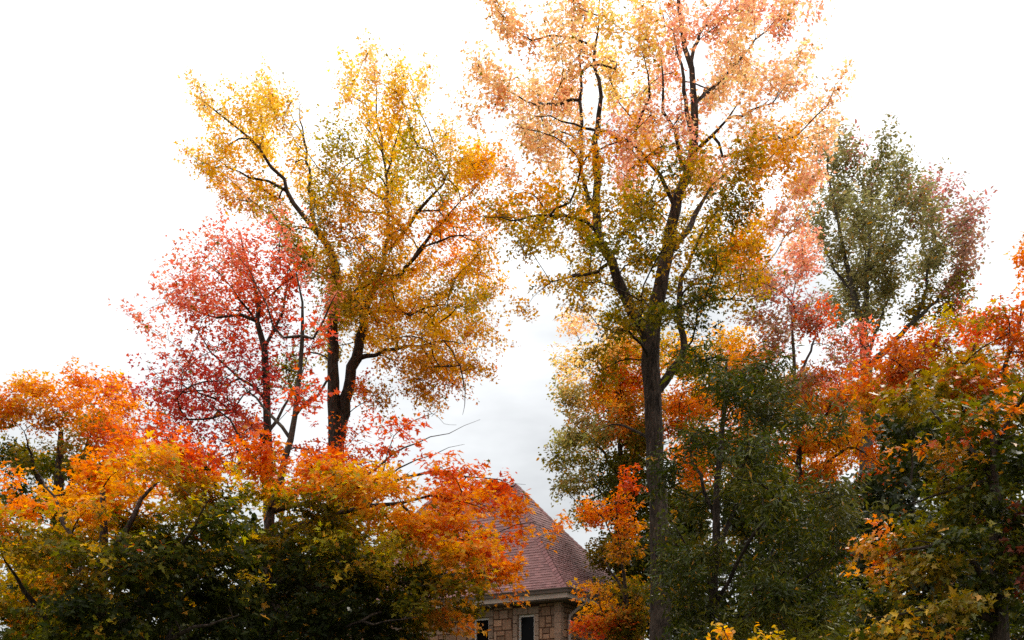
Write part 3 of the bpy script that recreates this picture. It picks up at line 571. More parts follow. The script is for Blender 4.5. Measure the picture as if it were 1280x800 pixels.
# ---- pink-red thin tree in the gap
tree('maple_tree', 'thin twiggy pink and orange maple between the tall maple and the grey green tree', 'tree', 29,
  [(1000, 1030, 14), (1000, 700, 9), (998, 560, 7), (995, 500, 5), (992, 440, 4), (990, 390, 2), (995, 340, 1)],
  [(-.8, [(998, 560, 5), (1030, 520, 4), (1050, 480, 2)]), (.8, [(997, 520, 4), (970, 470, 3), (950, 420, 1.5)]), (.6, [(994, 480, 4), (1015, 430, 3), (1025, 380, 1.5)]), (-.6, [(1000, 600, 5), (1060, 560, 4), (1100, 580, 2)])],
  [(1000, 335, 34, 24, 'pinkpeach', .5), (960, 365, 36, 24, 'rosy', .6), (1005, 385, 34, 22, 'rosy', .4), (955, 412, 40, 22, 'rosy', .6), (1025, 412, 30, 18, 'redorange', .6), (985, 440, 40, 24, None, .8), (1045, 445, 28, 22, 'rosy', .6), (1000, 410, 40, 40, None, .6), (1050, 470, 22, 20, None, .6), (1030, 470, 32, 16, 'rust', .9), (985, 425, 40, 18, 'rosy', .6),
   (1065, 505, 38, 22, 'orange', .8), (1010, 550, 48, 24, 'yo', 1), (1060, 545, 34, 24, 'gold', .9), (1100, 575, 30, 16, 'orange', .7), (1090, 615, 32, 22, 'redorange', 1), (1010, 595, 44, 24, 'orange', 1.1), (940, 560, 34, 26, 'orange', .9), (1050, 690, 34, 14, 'redorange', 1), (1110, 645, 26, 22, 'redorange', .8), (1020, 505, 40, 24, 'goldbrown', 1), (930, 440, 30, 20, 'orange', .6),
   (945, 320, 24, 18, 'orange', .5), (925, 480, 36, 26, 'goldbrown', .8), (980, 480, 44, 26, 'rosy', .9), (950, 350, 30, 20, 'pink', .4), (1045, 500, 30, 18, 'pink', .6), (1015, 310, 20, 20, 'pinkpeach', .5), (1060, 440, 20, 18, 'pink', .5), (1100, 530, 30, 20, 'goldbrown', .9), (970, 520, 40, 24, 'olivegold', .8), (1110, 480, 26, 20, 'red', .8), (1085, 455, 20, 14, 'redorange', .6), (960, 620, 40, 30, 'goldbrown', .7), (1050, 640, 40, 30, 'olive', .8)],
  20, leaf=.10, depth=1.8, layers=2.8, per=16, spread=.3, bark=M_BARK_GREY)

# ---- tall sage green tree at the back right
tree('green_tree', 'tall grey green tree with rosy flank at the back right', 'tree', 38,
  [(1084, 1011, 24), (1083, 600, 17), (1083, 501, 15), (1082, 444, 13), (1078, 406, 9), (1069, 377, 8), (1061, 344, 6), (1048, 280, 4), (1037, 225, 2), (1032, 180, 1)],
  [(.6, [(1081, 420, 8), (1084, 380, 7), (1084, 340, 6), (1088, 280, 4), (1092, 220, 2)]), (-.9, [(1084, 465, 9), (1092, 452, 8), (1114, 430, 7), (1142, 401, 6), (1156, 368, 5), (1160, 330, 4), (1167, 282, 2)]),
   (.9, [(1140, 404, 5), (1175, 370, 4), (1200, 330, 2)]), (-.6, [(1085, 345, 4), (1110, 290, 3), (1125, 220, 1.5)]), (.6, [(1066, 365, 4), (1040, 330, 3), (1025, 290, 1.5)]), (.6, [(1086, 450, 5), (1100, 400, 4), (1118, 350, 2)])],
  [(1035, 195, 20, 26, 'sage', .9), (1062, 190, 18, 22, 'sage', .8), (1075, 200, 14, 20, 'rosy', .5), (1108, 208, 26, 22, 'sage', .9), (1132, 215, 20, 20, 'sage', .9), (1150, 225, 18, 18, 'sage', .7), (1095, 240, 30, 26, 'sage', .9), (1050, 240, 26, 30, 'sage', .9), (1025, 270, 22, 24, 'sage', .8), (1075, 285, 34, 28, 'sage'), (1040, 320, 26, 24, 'sage', .8),
   (1110, 300, 32, 28, 'sage'), (1080, 345, 38, 30, 'sage'), (1115, 365, 34, 28, 'sage'), (1060, 380, 28, 24, 'sage', .8), (1160, 225, 18, 22, 'rosy', .6), (1155, 270, 28, 28, 'sage', .8), (1185, 255, 20, 24, 'rosy', .6), (1195, 295, 28, 28, 'rosy', .8), (1215, 290, 16, 34, 'rosy', .8), (1165, 320, 34, 28, 'sage', .9),
   (1205, 345, 22, 28, 'rosy', .9), (1150, 375, 28, 22, 'olive', .8), (1190, 385, 28, 20, 'olive', .8), (1090, 400, 28, 16, 'sage', .6), (1215, 400, 18, 24, 'pink', .5), (1135, 260, 16, 16, 'sage', .7)],
  21, anchor=(1083, 520), elong=1.05, plume=1.4, leaf=0.115, depth=3.2, layers=2.5, per=20, spread=.42, shape='oval', bark=M_BARK_GREY, lift=.5)

# ---- red maple at right
tree('maple_tree', 'red orange maple at the right edge below the grey green tree', 'tree', 25,
  [(1210, 1042, 24), (1212, 700, 16), (1214, 560, 11), (1216, 480, 6), (1218, 430, 3)],
  [(-1, [(1214, 560, 7), (1170, 500, 5), (1130, 460, 3), (1105, 445, 1.5)]), (1, [(1214, 540, 8), (1250, 470, 6), (1275, 400, 4), (1290, 330, 2)]), (.8, [(1215, 520, 5), (1190, 460, 4), (1175, 415, 1.5)])],
  [(1125, 442, 38, 16, 'rust', .9), (1110, 465, 30, 14, 'rust', .9), (1175, 432, 38, 18, 'rust', .9), (1195, 405, 30, 14, 'olivegold', .8), (1230, 412, 34, 20, 'redorange', .9), (1265, 430, 26, 24, 'rust', .9), (1155, 462, 40, 16, 'rust'), (1215, 450, 44, 18, 'olivegold', .8), (1262, 460, 30, 18, 'goldbrown', .9),
   (1282, 335, 12, 22, 'orange', .8), (1290, 380, 22, 20, 'orange', .8), (1300, 420, 22, 30, 'orange', .8), (1180, 480, 50, 16, 'olivegold', .8), (1110, 500, 34, 18, 'goldbrown', .7), (1250, 490, 44, 20, 'olive', .9), (1080, 480, 20, 16, 'redorange', .5), (1245, 398, 12, 8, 'pink', .6),
   (1150, 520, 44, 24, 'olive'), (1220, 540, 60, 30, 'olive'), (1150, 570, 50, 30, 'green'), (1230, 600, 60, 36, 'green')],
  22, leaf=.10, depth=1.9, layers=3.2, per=18, spread=.28)

# ---- front right maple, large leaves
tree('maple_tree', 'large leaved olive green maple filling the lower right corner', 'tree', 13,
  [(1250, 1128, 44), (1252, 900, 30), (1250, 780, 22), (1246, 680, 16), (1244, 600, 11), (1242, 530, 7), (1240, 480, 3)],
  [(-.8, [(1248, 740, 9), (1200, 690, 7), (1150, 680, 5), (1105, 700, 2)]), (-.6, [(1249, 790, 9), (1180, 760, 7), (1110, 770, 4), (1070, 780, 2)]), (.7, [(1244, 600, 8), (1200, 550, 6), (1160, 510, 4), (1125, 500, 2)]),
   (-.6, [(1243, 560, 6), (1270, 510, 4), (1290, 480, 2)]), (.6, [(1246, 680, 8), (1290, 620, 5), (1310, 590, 3)]), (.5, [(1244, 610, 7), (1215, 604, 5), (1170, 619, 4), (1145, 630, 3), (1118, 636, 2)])],
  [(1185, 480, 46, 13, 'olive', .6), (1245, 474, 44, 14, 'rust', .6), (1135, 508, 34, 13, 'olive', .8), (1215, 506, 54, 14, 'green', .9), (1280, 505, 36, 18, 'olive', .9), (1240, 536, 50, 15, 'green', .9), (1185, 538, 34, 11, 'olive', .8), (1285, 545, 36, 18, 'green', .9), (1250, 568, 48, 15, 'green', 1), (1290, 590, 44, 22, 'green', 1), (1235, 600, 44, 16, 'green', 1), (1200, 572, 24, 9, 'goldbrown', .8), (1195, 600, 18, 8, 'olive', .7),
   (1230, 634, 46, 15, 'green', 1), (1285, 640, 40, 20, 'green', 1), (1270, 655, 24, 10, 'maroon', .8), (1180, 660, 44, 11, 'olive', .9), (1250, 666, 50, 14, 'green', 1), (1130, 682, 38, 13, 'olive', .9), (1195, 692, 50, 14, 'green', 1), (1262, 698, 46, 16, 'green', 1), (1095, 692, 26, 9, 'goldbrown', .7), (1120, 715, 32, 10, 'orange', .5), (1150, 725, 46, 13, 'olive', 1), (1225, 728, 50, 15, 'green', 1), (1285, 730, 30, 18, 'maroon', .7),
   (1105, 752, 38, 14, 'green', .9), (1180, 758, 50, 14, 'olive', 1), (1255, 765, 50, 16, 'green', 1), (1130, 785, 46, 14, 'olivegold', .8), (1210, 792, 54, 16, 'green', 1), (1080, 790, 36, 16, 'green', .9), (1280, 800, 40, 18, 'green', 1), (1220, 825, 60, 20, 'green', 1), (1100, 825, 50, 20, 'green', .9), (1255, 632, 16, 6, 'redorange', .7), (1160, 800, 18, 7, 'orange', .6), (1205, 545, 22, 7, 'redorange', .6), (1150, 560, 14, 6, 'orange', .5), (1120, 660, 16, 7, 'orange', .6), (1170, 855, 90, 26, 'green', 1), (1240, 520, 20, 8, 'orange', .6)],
  23, plume=1.3, squash=.6, flat=.3, clus_n=20, leaf=0.08, shape='maple', depth=1.4, layers=4.2, per=18, spread=.20, leaf_up=.85, droop=.4, tip_r=.003, mat=M_WAXY)

# ---- yellow shrub, dark evergreens
tree('yellow_shrub', 'low shrub of bright yellow leaves at the bottom edge beneath the dark green tree', 'shrub', 11.5,
  [(935, 1150, 8), (935, 900, 6), (936, 840, 4), (938, 800, 2)],
  [(-.3, [(935, 880, 4), (915, 820, 3), (905, 780, 1.5)]), (.3, [(936, 850, 4), (960, 815, 3), (975, 795, 1.5)])],
  [(915, 788, 14, 6, 'olivegold', .6), (945, 797, 20, 5, 'gold', .6), (970, 801, 16, 6, 'olivegold', .6), (925, 812, 40, 12, 'yo', .8), (960, 830, 50, 16, 'olivegold', .8), (920, 845, 40, 16, 'olive')],
  24, leaf=.065, shape='oval', depth=.35, layers=2.5, per=12, spread=.12, trunk_name='stem', crown_name='foliage', tip_r=.002)

tree('maple_tree', 'orange brown maple far behind the narrow leaved green tree, seen through its gaps', 'tree', 40,
  [(930, 1008, 16), (930, 700, 11), (932, 560, 7), (934, 470, 3)], [(1, [(930, 620, 6), (980, 560, 4), (1010, 520, 2)]), (-1, [(930, 610, 6), (890, 550, 4), (870, 520, 2)])],
  [(930, 460, 40, 22, 'goldbrown', .8), (880, 500, 40, 26, 'gold'), (985, 500, 44, 26, 'goldbrown'), (930, 530, 50, 26, 'orange'), (1010, 545, 40, 26, 'orange'), (870, 560, 40, 28, 'orange'), (940, 590, 60, 30, 'goldbrown'), (1020, 610, 44, 30, 'orange'), (870, 630, 40, 34, 'olive'), (950, 660, 60, 34, 'olive'), (1020, 690, 44, 34, 'olive')],
  25, leaf=.13, depth=3, layers=2.6, per=22, spread=.42)
tree('maple_tree', 'red and olive maple behind the trunk of the tall grey green tree', 'tree', 44,
  [(1120, 1002, 16), (1120, 700, 11), (1121, 560, 7), (1122, 480, 3)], [(1, [(1120, 620, 6), (1170, 560, 4), (1190, 530, 2)]), (-1, [(1120, 610, 6), (1070, 550, 4), (1050, 520, 2)])],
  [(1120, 475, 36, 16, 'red', .8), (1070, 500, 36, 22, 'goldbrown', .9), (1165, 500, 44, 24, 'goldbrown'), (1110, 530, 50, 26, 'goldbrown'), (1190, 545, 44, 28, 'olive'), (1060, 560, 40, 28, 'orange'), (1120, 590, 60, 30, 'olive'), (1200, 610, 50, 30, 'green'), (1060, 630, 40, 34, 'olive'), (1130, 660, 60, 34, 'green'), (1220, 680, 60, 34, 'green'), (1250, 500, 44, 24, 'orange')],
  26, leaf=.14, depth=3, layers=2.6, per=22, spread=.45)

def evergreen(label, Y, px, top, w_, seed, key='dgreen', leaf=.13):
    cl = []
    y = top + 14
    while y < 930:
        fr = min(1, (y - top) / 130); ww = w_ * (.25 + .75 * fr)
        cl.append((px + (seed * 37 % 11 - 5), y, ww, 26, key, 1)); y += 32
    return tree('yew_tree', label, 'evergreen', Y,
      [(px, HY + CZ * F / Y, 14), (px, 850, 10), (px, (top + 850) / 2, 6), (px, top + 20, 2)], [], cl, seed,
      leaf=leaf, shape='oval', depth=w_ * Y / F * .8, layers=3.4, per=30, spread=.34, mat=M_WAXY, leaf_up=.3)
evergreen('dark evergreen behind the large leaved maple in the lower right', 21, 1140, 540, 95, 31)
evergreen('dark evergreen in deep shade behind the left foreground maple', 19, 215, 665, 110, 32)
evergreen('dark evergreen in deep shade behind the layered maple near the house', 21, 430, 665, 85, 33)
evergreen('dark evergreen just beyond the right slope of the red roof', 46, 775, 662, 40, 34, leaf=.26)
evergreen('dark evergreen behind the slender trunk of the narrow leaved tree', 24, 950, 560, 90, 35)
evergreen('dark evergreen at the far left under the round orange maple', 24, 40, 690, 90, 37)
evergreen('dark evergreen behind the red maple trunk', 30, 330, 660, 90, 38, leaf=.2)
evergreen('dark evergreen at the right edge behind the red orange maple', 27, 1255, 560, 90, 39)
evergreen('dark evergreen in the gap below the thin twiggy maple', 32, 1045, 620, 80, 40, leaf=.2)
evergreen('dark evergreen directly behind the tall forked trunk', 30, 845, 640, 70, 41, leaf=.2)

# ------------------------------------------------------------------ house
def simple_mat(name, c, rough=.6, noise=0.0, scale=8, spec=.4):
    m, n, l, p = new_mat(name)
    p.inputs['Roughness'].default_value = rough; p.inputs['Specular IOR Level'].default_value = spec
    if noise:
        t = n.new("ShaderNodeTexCoord"); nz = n.new("ShaderNodeTexNoise"); nz.inputs['Scale'].default_value = scale; nz.inputs['Detail'].default_value = 6
        l.new(t.outputs['Object'], nz.inputs['Vector'])
        r = n.new("ShaderNodeValToRGB")
        r.color_ramp.elements[0].position = .3; r.color_ramp.elements[1].position = .7
        r.color_ramp.elements[0].color = (*[x * (1 - noise) for x in c], 1); r.color_ramp.elements[1].color = (*[min(1, x * (1 + noise)) for x in c], 1)
        l.new(nz.outputs['Fac'], r.inputs[0]); l.new(r.outputs[0], p.inputs['Base Color'])
    else: p.inputs['Base Color'].default_value = (*c, 1)
    return m
def attr_mat(name, attr, rough=.85, bump_scale=40, bump=.3, spec=.25, var=.25):
    m, n, l, p = new_mat(name)
    a = n.new("ShaderNodeAttribute"); a.attribute_name = attr
    t = n.new("ShaderNodeTexCoord"); nz = n.new("ShaderNodeTexNoise"); nz.inputs['Scale'].default_value = bump_scale; nz.inputs['Detail'].default_value = 5
    l.new(t.outputs['Object'], nz.inputs['Vector'])
    mr = n.new("ShaderNodeMapRange"); mr.inputs['To Min'].default_value = 1 - var; mr.inputs['To Max'].default_value = 1 + var
    mr.inputs['From Min'].default_value = .3; mr.inputs['From Max'].default_value = .7
    l.new(nz.outputs['Fac'], mr.inputs['Value'])
    mm = n.new("ShaderNodeMix"); mm.data_type = 'RGBA'; mm.blend_type = 'MULTIPLY'; mm.inputs[0].default_value = 1
    l.new(a.outputs['Color'], mm.inputs[6]); l.new(mr.outputs[0], mm.inputs[7]); l.new(mm.outputs[2], p.inputs['Base Color'])
    b = n.new("ShaderNodeBump"); b.inputs['Strength'].default_value = bump; b.inputs['Distance'].default_value = .02
    l.new(nz.outputs['Fac'], b.inputs['Height']); l.new(b.outputs[0], p.inputs['Normal'])
    p.inputs['Roughness'].default_value = rough; p.inputs['Specular IOR Level'].default_value = spec
    return m
M_STONE = attr_mat("stone", "stone_colour", .9, 22, .5)
M_SHINGLE = attr_mat("shingle", "tab_colour", .85, 60, .4, .3, .2)
M_TRIM = simple_mat("taupe_trim", (.56, .44, .37), .45, .08, 3)
M_SOFFIT = simple_mat("brown_soffit", (.12, .085, .065), .6, .1, 5)
M_WHITE = simple_mat("white_frame", (.76, .70, .67), .4, .05, 4)
M_PIPE = simple_mat("downspout_paint", (.46, .36, .31), .4, .06, 5)
M_VENT = simple_mat("dark_vent", (.03, .025, .022), .5, .2, 10)
m, n_, l_, p_ = new_mat("dark_glass"); p_.inputs['Base Color'].default_value = (.006, .005, .005, 1); p_.inputs['Roughness'].default_value = .08; p_.inputs['Specular IOR Level'].default_value = .06
M_GLASS = m

class Quads:
    def __init__(s): s.v = []; s.f = []; s.c = []
    def quad(s, a, b, c, d, col=None):
        i = len(s.v); s.v += [a, b, c, d]; s.f.append((i, i + 1, i + 2, i + 3)); s.c += [col] * 4
    def box(s, o, ax, ay, az, col=None):
        o, ax, ay, az = map(lambda q: np.array(q, float), (o, ax, ay, az))
        P = [o, o + ax, o + ax + ay, o + ay]; Q = [p + az for p in P]
        s.quad(P[3], P[2], P[1], P[0], col); s.quad(Q[0], Q[1], Q[2], Q[3], col)
        for i in range(4):
            j = (i + 1) % 4; s.quad(P[i], P[j], Q[j], Q[i], col)
    def bevbox(s, o, ax, ay, az, bev, col):
        """box whose +az face is inset by bev (dressed stone)"""
        o, ax, ay, az = map(lambda q: np.array(q, float), (o, ax, ay, az))
        ux, uy = ax / np.linalg.norm(ax) * bev, ay / np.linalg.norm(ay) * bev
        P = [o, o + ax, o + ax + ay, o + ay]
        Q = [o + az + ux + uy, o + ax + az - ux + uy, o + ax + ay + az - ux - uy, o + ay + az + ux - uy]
        s.quad(*Q, col)
        for i in range(4):
            j = (i + 1) % 4; s.quad(P[i], P[j], Q[j], Q[i], col)
    def build(s, name, mat, parent, attr=None):
        o = link_mesh(name, np.array(s.v), [np.array(s.f)], mat, parent)
        if attr:
            a = o.data.attributes.new(attr, 'FLOAT_COLOR', 'POINT')
            c = np.ones((len(s.v), 4), np.float32); c[:, :3] = np.array(s.c); a.data.foreach_set("color", c.ravel())
        return o

C0 = at(708, 735, 30.0)                      # eave corner nearest the camera
U = np.array([-.855, .519, 0]); V = np.array([.519, .855, 0]); Z = np.array([0, 0, 1.])
A_LEN, B_LEN, EZ = 10.0, 6.3, C0[2]
TR, RISE = 3.47, 3.87                         # run along U to the ridge, rise of the ridge
def W(u, v, z): return np.array([C0[0], C0[1], 0]) + U * u + V * v + Z * z
house = empty('stone_house', (C0[0], C0[1], 0), 'stone house with reddish shingle hip roof half hidden behind autumn leaves', 'house')
rng = np.random.default_rng(5)
OV = .42                                     # eave overhang
ground_z = 0.0
# ---- roof in overlapping courses
def prof(t): return t - .045 * math.sin(math.pi * t)      # slight flare at the eaves
def roof_face(Aq, Bq, Cq, Dq, q, nrm_hint):
    """A-B eave, D-C top"""
    n = 40
    nrm = np.cross(Bq - Aq, Dq - Aq); nrm /= np.linalg.norm(nrm)
    if nrm @ nrm_hint < 0: nrm = -nrm
    def P(e0, e1, t):
        p = e0 + (e1 - e0) * t; p = p.copy(); p[2] = e0[2] + (e1[2] - e0[2]) * prof(t); return p
    for i in range(n):
        t0, t1 = i / n, (i + 1) / n
        l0, r0, l1, r1 = P(Aq, Dq, t0), P(Bq, Cq, t0), P(Aq, Dq, t1), P(Bq, Cq, t1)
        wid = np.linalg.norm(r0 - l0)
        k = max(1, int(wid / .16)); ph = rng.random()
        cuts = [0.0] + [(j + ph) / k for j in range(k) if 0 < (j + ph) / k < 1] + [1.0]
        for a, b in zip(cuts[:-1], cuts[1:]):
            tone = math.exp(rng.normal(0, .11)) * (1 if rng.random() > .12 else .82)
            col = np.array([.245, .120, .114]) * tone
            hgt = .012 + (rng.random() < .4) * .006
            A0 = l0 + (r0 - l0) * a; B0 = l0 + (r0 - l0) * b; A1 = l1 + (r1 - l1) * a; B1 = l1 + (r1 - l1) * b
            A0u, B0u = A0 + nrm * hgt, B0 + nrm * hgt; A1u, B1u = A1 + nrm * .003, B1 + nrm * .003
            q.quad(A0u, B0u, B1u, A1u, col); q.quad(A0, B0, B0u, A0u, col * .9)
            q.quad(A0, A0u, A1u, A1, col * .9); q.quad(B0u, B0, B1, B1u, col * .9)
R0 = W(TR, B_LEN / 2, EZ + RISE); R1 = W(A_LEN - TR, B_LEN / 2, EZ + RISE)
c00, c10, c11, c01 = W(0, 0, EZ), W(A_LEN, 0, EZ), W(A_LEN, B_LEN, EZ), W(0, B_LEN, EZ)
q = Quads()
roof_face(c00, c10, R1, R0, q, -V + Z); roof_face(c01, c00, R0, R0 + 1e-4, q, -U + Z)
roof_face(c11, c01, R0, R1, q, V + Z); roof_face(c10, c11, R1 + 1e-4, R1, q, U + Z)
roof = q.build('roof', M_SHINGLE, house, 'tab_colour')
# hip and ridge caps
def caps(p0, p1, n, curved=True):
    for i in range(n):
        def PP(t):
            p = p0 + (p1 - p0) * t; p = p.copy(); p[2] = p0[2] + (p1[2] - p0[2]) * (prof(t) if curved else t); return p
        a, b = PP(i / n), PP(min(1, (i + 1.25) / n))
        dr = unit(b - a); sd = unit(np.cross(dr, Z)) * .10; up = np.cross(sd, dr); up = unit(up) * (1 if up[2] > 0 else -1)
        col = np.array([.25, .115, .112]) * math.exp(rng.normal(0, .15))
        for sgn in (-1, 1):
            e = sd * sgn
            qc.quad(a + up * .055, a + e - up * .035, b + e - up * .055, b + up * .035, col)
            qc.quad(a + up * .03, a + e - up * .06, a + e - up * .035, a + up * .055, col)
qc = Quads(); caps(c00, R0, 34); caps(c01, R0, 34); caps(c10, R1, 34); caps(c11, R1, 34); caps(R0, R1, 20, False)
qc.build('ridge_cap', M_SHINGLE, roof, 'tab_colour')
qv = Quads()
ve = W(TR + .75, B_LEN / 2 - .12, EZ + RISE - .25)
qv.box(ve, U * .3, V * .26, Z * .42); qv.box(ve + Z * .422 - U * .04 - V * .03, U * .38, V * .32, Z * .05)
qv.build('roof_vent', M_VENT, roof)
# ---- gutter and fascia along the two visible eaves and the hidden ones
def eave_strip(z0, z1, out0, out1, qd):
    u0, u1, v0, v1 = -out1, A_LEN + out1, -out1, B_LEN + out1
    i0, i1, j0, j1 = -out0, A_LEN + out0, -out0, B_LEN + out0
    h = z1 - z0
    qd.box(W(u0, v0, z0), U * (u1 - u0), V * (j0 - v0), Z * h)
    qd.box(W(u0, j1, z0), U * (u1 - u0), V * (v1 - j1), Z * h)
    qd.box(W(u0, j0, z0), U * (i0 - u0), V * (j1 - j0), Z * h)
    qd.box(W(i1, j0, z0), U * (u1 - i1), V * (j1 - j0), Z * h)
qg = Quads(); eave_strip(EZ - .115, EZ - .005, .01, .115, qg); eave_strip(EZ - .02, EZ + .012, .10, .135, qg); gut = qg.build('gutter', M_SOFFIT, house)
qf = Quads(); eave_strip(EZ - .255, EZ - .118, -.03, .05, qf); qf.build('fascia', M_TRIM, house)
qs = Quads(); qs.box(W(-.02, -.02, EZ - .29), U * (A_LEN + .04), V * (B_LEN + .04), Z * .03); qs.build('soffit', M_SOFFIT, house)
# ---- stone walls
WU0, WV0, WU1, WV1 = OV, OV, A_LEN - OV, B_LEN - OV
wtop = EZ - .292
WINS = [(1.50 - .27, 1.50 + .27, wtop - .27, 1.75), (2.72, 3.25, wtop - .27, 1.75), (5.0, 5.9, wtop - .5, 1.5)]   # u0,u1,top,height on the front wall
def stone_wall(o, du, length, nout, openings, qd):
    """random ashlar on a vertical plane: o base corner, du unit along, nout outward"""
    z = 0.0
    holes = [(a - .0, b + .0, t - h_, t) for a, b, t, h_ in openings]
    mort = np.array([.085, .04, .026])
    rows = []
    while z < wtop - .02:
        hh = min(rng.choice([.15, .2, .26, .32]), wtop - z); 
        if wtop - z - hh < .08: hh = wtop - z
        rows.append((z, hh)); z += hh
    def stone(x0, x1, z0, z1):
        for a, b, c, d_ in holes:
            if x1 > a - .155 and x0 < b + .155 and z1 > c - .14 and z0 < d_ + .26:
                if x0 < a - .155 - .06: x1 = a - .155
                elif x1 > b + .155 + .06: x0 = b + .155
                elif z0 < d_ + .26 and z1 > d_ + .26 + .05: z0 = d_ + .26
                elif z1 > c - .14 and z0 < c - .19: z1 = c - .14
                else: return
        if x1 - x0 < .05 or z1 - z0 < .05: return
        tone = math.exp(rng.normal(0, .2)); base = np.array([.35, .20, .128]) if rng.random() < .75 else np.array([.33, .21, .15])
        g = .009
        qd.bevbox(o + du * (x0 + g) + Z * (z0 + g), du * (x1 - x0 - 2 * g), Z * (z1 - z0 - 2 * g), nout * (.018 + .012 * rng.random()), .010, base * tone)
    for z0, hh in rows:
        x = 0.0
        while x < length:
            ww = rng.uniform(.22, .62) if hh < .3 else rng.uniform(.35, .7)
            if length - x - ww < .15: ww = length - x
            if hh > .24 and ww > .4 and rng.random() < .45:
                s_ = rng.uniform(.35, .65); cut = rng.uniform(.35, .65)
                stone(x, x + ww * s_, z0, z0 + hh); stone(x + ww * s_, x + ww, z0, z0 + hh * cut); stone(x + ww * s_, x + ww, z0 + hh * cut, z0 + hh)
            else: stone(x, x + ww, z0, z0 + hh)
            x += ww
    # mortar backing, cut around the openings
    xs = sorted({0.0, length, *[a for a, *_ in holes], *[b for _, b, *_ in holes]})
    for xa, xb in zip(xs[:-1], xs[1:]):
        hit = [h_ for h_ in holes if h_[0] <= xa + 1e-6 and h_[1] >= xb - 1e-6]
        if not hit: qd.quad(o + du * xa, o + du * xb, o + du * xb + Z * wtop, o + du * xa + Z * wtop, mort)
        else:
            _, _, c, d_ = hit[0]
            qd.quad(o + du * xa, o + du * xb, o + du * xb + Z * c, o + du * xa + Z * c, mort)
            qd.quad(o + du * xa + Z * d_, o + du * xb + Z * d_, o + du * xb + Z * wtop, o + du * xa + Z * wtop, mort)
    # dressed surrounds: jambs, lintel with keystone, sill course
    for a, b, c, d_ in holes:
        sc = np.array([.38, .26, .195])
        zz = c
        while zz < d_ - .01:
            h2 = min(.38, d_ - zz)
            for xx in (a - .15, b + .002):
                qd.bevbox(o + du * xx + Z * (zz + .004), du * .146, Z * (h2 - .008), nout * .034, .008, sc * math.exp(rng.normal(0, .08)))
            zz += h2
        mid = (a + b) / 2
        qd.bevbox(o + du * (a - .15) + Z * (d_ + .004), du * (mid - .075 - a + .146), Z * .2, nout * .034, .008, sc * .95)
        qd.bevbox(o + du * (mid + .075) + Z * (d_ + .004), du * (b + .146 - mid - .075), Z * .2, nout * .034, .008, sc * .92)
        qd.bevbox(o + du * (mid - .07) + Z * (d_ + .004), du * .14, Z * .25, nout * .055, .01, sc * 1.08)
        # reveal
        dp = -nout * .14
        p = [o + du * a + Z * c, o + du * b + Z * c, o + du * b + Z * d_, o + du * a + Z * d_]
        for i in range(4):
            j = (i + 1) % 4; qd.quad(p[i], p[j], p[j] + dp, p[i] + dp, sc * .9)
front_len, end_len = WU1 - WU0, WV1 - WV0
for nm, o, du, ln, no, ops in (('wall', W(WU0, WV0, 0), U, front_len, -V, [(a - WU0, b - WU0, t, h_) for a, b, t, h_ in WINS]),
                               ('wall', W(WU0, WV0, 0), V, end_len, -U, []),
                               ('wall', W(WU0, WV1, 0), U, front_len, V, []), ('wall', W(WU1, WV0, 0), V, end_len, U, [])):
    qd = Quads(); stone_wall(o, du, ln, no, ops, qd); qd.build(nm, M_STONE, house, 'stone_colour')
# corner quoins at the near corner
qq = Quads(); zz = 0.0; k = 0
while zz < wtop - .05:
    h2 = min(.3, wtop - zz)
    la, lb = (.16, .3) if k % 2 else (.3, .16)
    cc = np.array([.37, .235, .17]) * math.exp(rng.normal(0, .1))
    qq.box(W(WU0, WV0, zz + .005) - U * .042 - V * .042, U * (.16 + .042), V * (.12 + .042), Z * (h2 - .01), cc); zz += h2; k += 1
qq.build('corner_quoin', M_STONE, house, 'stone_colour')
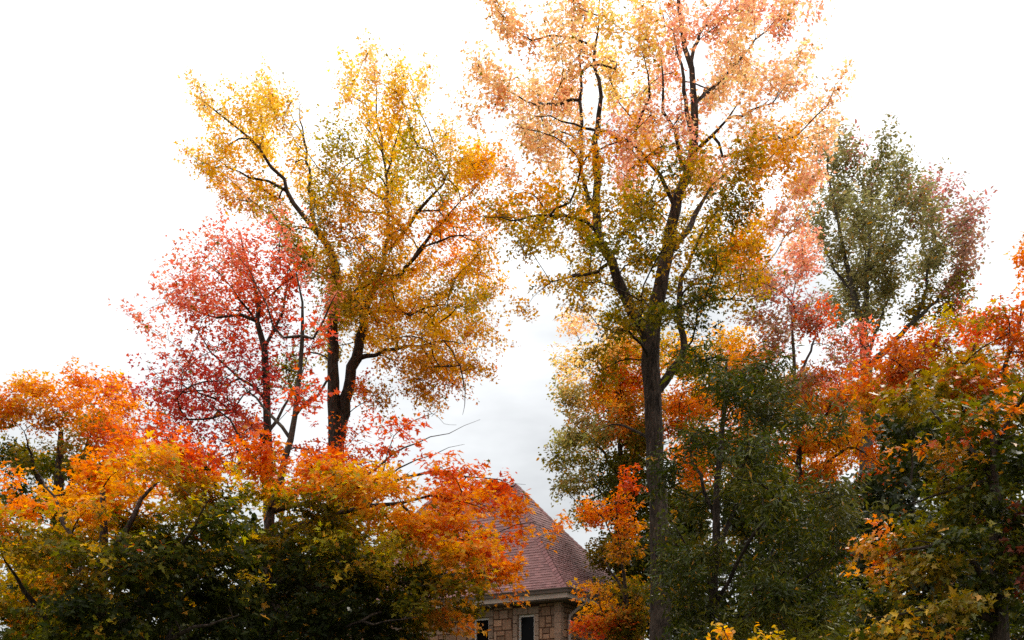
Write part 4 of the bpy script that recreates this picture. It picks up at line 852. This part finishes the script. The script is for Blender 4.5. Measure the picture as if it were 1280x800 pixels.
# windows
for a, b, t, h_ in WINS:
    o = W(a, WV0, t - h_) + V * .06
    ww = b - a; fr = .055
    qw = Quads()
    qw.box(o + Z * .002 + U * .002, U * fr, V * .07, Z * (h_ - .004)); qw.box(o + U * (ww - fr - .002) + Z * .002, U * fr, V * .07, Z * (h_ - .004))
    qw.box(o + U * (fr + .004) + Z * (h_ - fr - .002), U * (ww - 2 * fr - .008), V * .07, Z * fr); qw.box(o + U * (fr + .004) + Z * .002, U * (ww - 2 * fr - .008), V * .07, Z * fr)
    qw.box(o + U * (fr + .004) + Z * (h_ * .45), U * (ww - 2 * fr - .008), V * .05, Z * .035)
    wn = qw.build('window', M_WHITE, house)
    qp = Quads(); qp.quad(o + V * .045 + U * .03 + Z * .03, o + V * .045 + U * (ww - .03) + Z * .03, o + V * .045 + U * (ww - .03) + Z * (h_ - .03), o + V * .045 + U * .03 + Z * (h_ - .03))
    qp.build('pane', M_GLASS, wn)
    qk = Quads(); qk.box(W(a - .16, WV0, t - h_ - .1) - V * .09, U * (ww + .32), V * .14, Z * .095, None); qk.build('sill', M_TRIM, wn)
# dark room behind the front windows
# downspout on the end wall
tb = Tubes()
g0 = W(-.08, 1.05, EZ - .12)
pth = [g0, g0 - Z * .1 + U * .03, W(WU0 - .10, .80, EZ - .62), W(WU0 - .085, .78, EZ - .75), W(WU0 - .085, .78, 2.), W(WU0 - .085, .78, .1)]
tb.add(np.array(pth), [.045] * len(pth), 10); tb.build('downspout', M_PIPE, house)

# ------------------------------------------------------------------ ground
def ground_mat():
    m, n, l, p = new_mat("grass")
    t = n.new("ShaderNodeTexCoord"); a = n.new("ShaderNodeTexNoise"); a.inputs['Scale'].default_value = .4; a.inputs['Detail'].default_value = 9
    l.new(t.outputs['Object'], a.inputs['Vector'])
    r = n.new("ShaderNodeValToRGB"); r.color_ramp.elements[0].color = (.03, .045, .012, 1); r.color_ramp.elements[1].color = (.10, .085, .025, 1)
    r.color_ramp.elements[0].position = .35; r.color_ramp.elements[1].position = .7
    l.new(a.outputs['Fac'], r.inputs[0]); l.new(r.outputs[0], p.inputs['Base Color']); p.inputs['Roughness'].default_value = .95
    b = n.new("ShaderNodeBump"); b.inputs['Strength'].default_value = .5; nb = n.new("ShaderNodeTexNoise"); nb.inputs['Scale'].default_value = 30
    l.new(t.outputs['Object'], nb.inputs['Vector']); l.new(nb.outputs['Fac'], b.inputs['Height']); l.new(b.outputs[0], p.inputs['Normal'])
    return m
g = link_mesh('ground', np.array([(-1500, -600, 0), (1500, -600, 0), (1500, 2400, 0), (-1500, 2400, 0)], float), [np.array([[0, 1, 2, 3]])], ground_mat())
set_props(g, 'dark autumn lawn under the trees', 'ground', kind='structure')
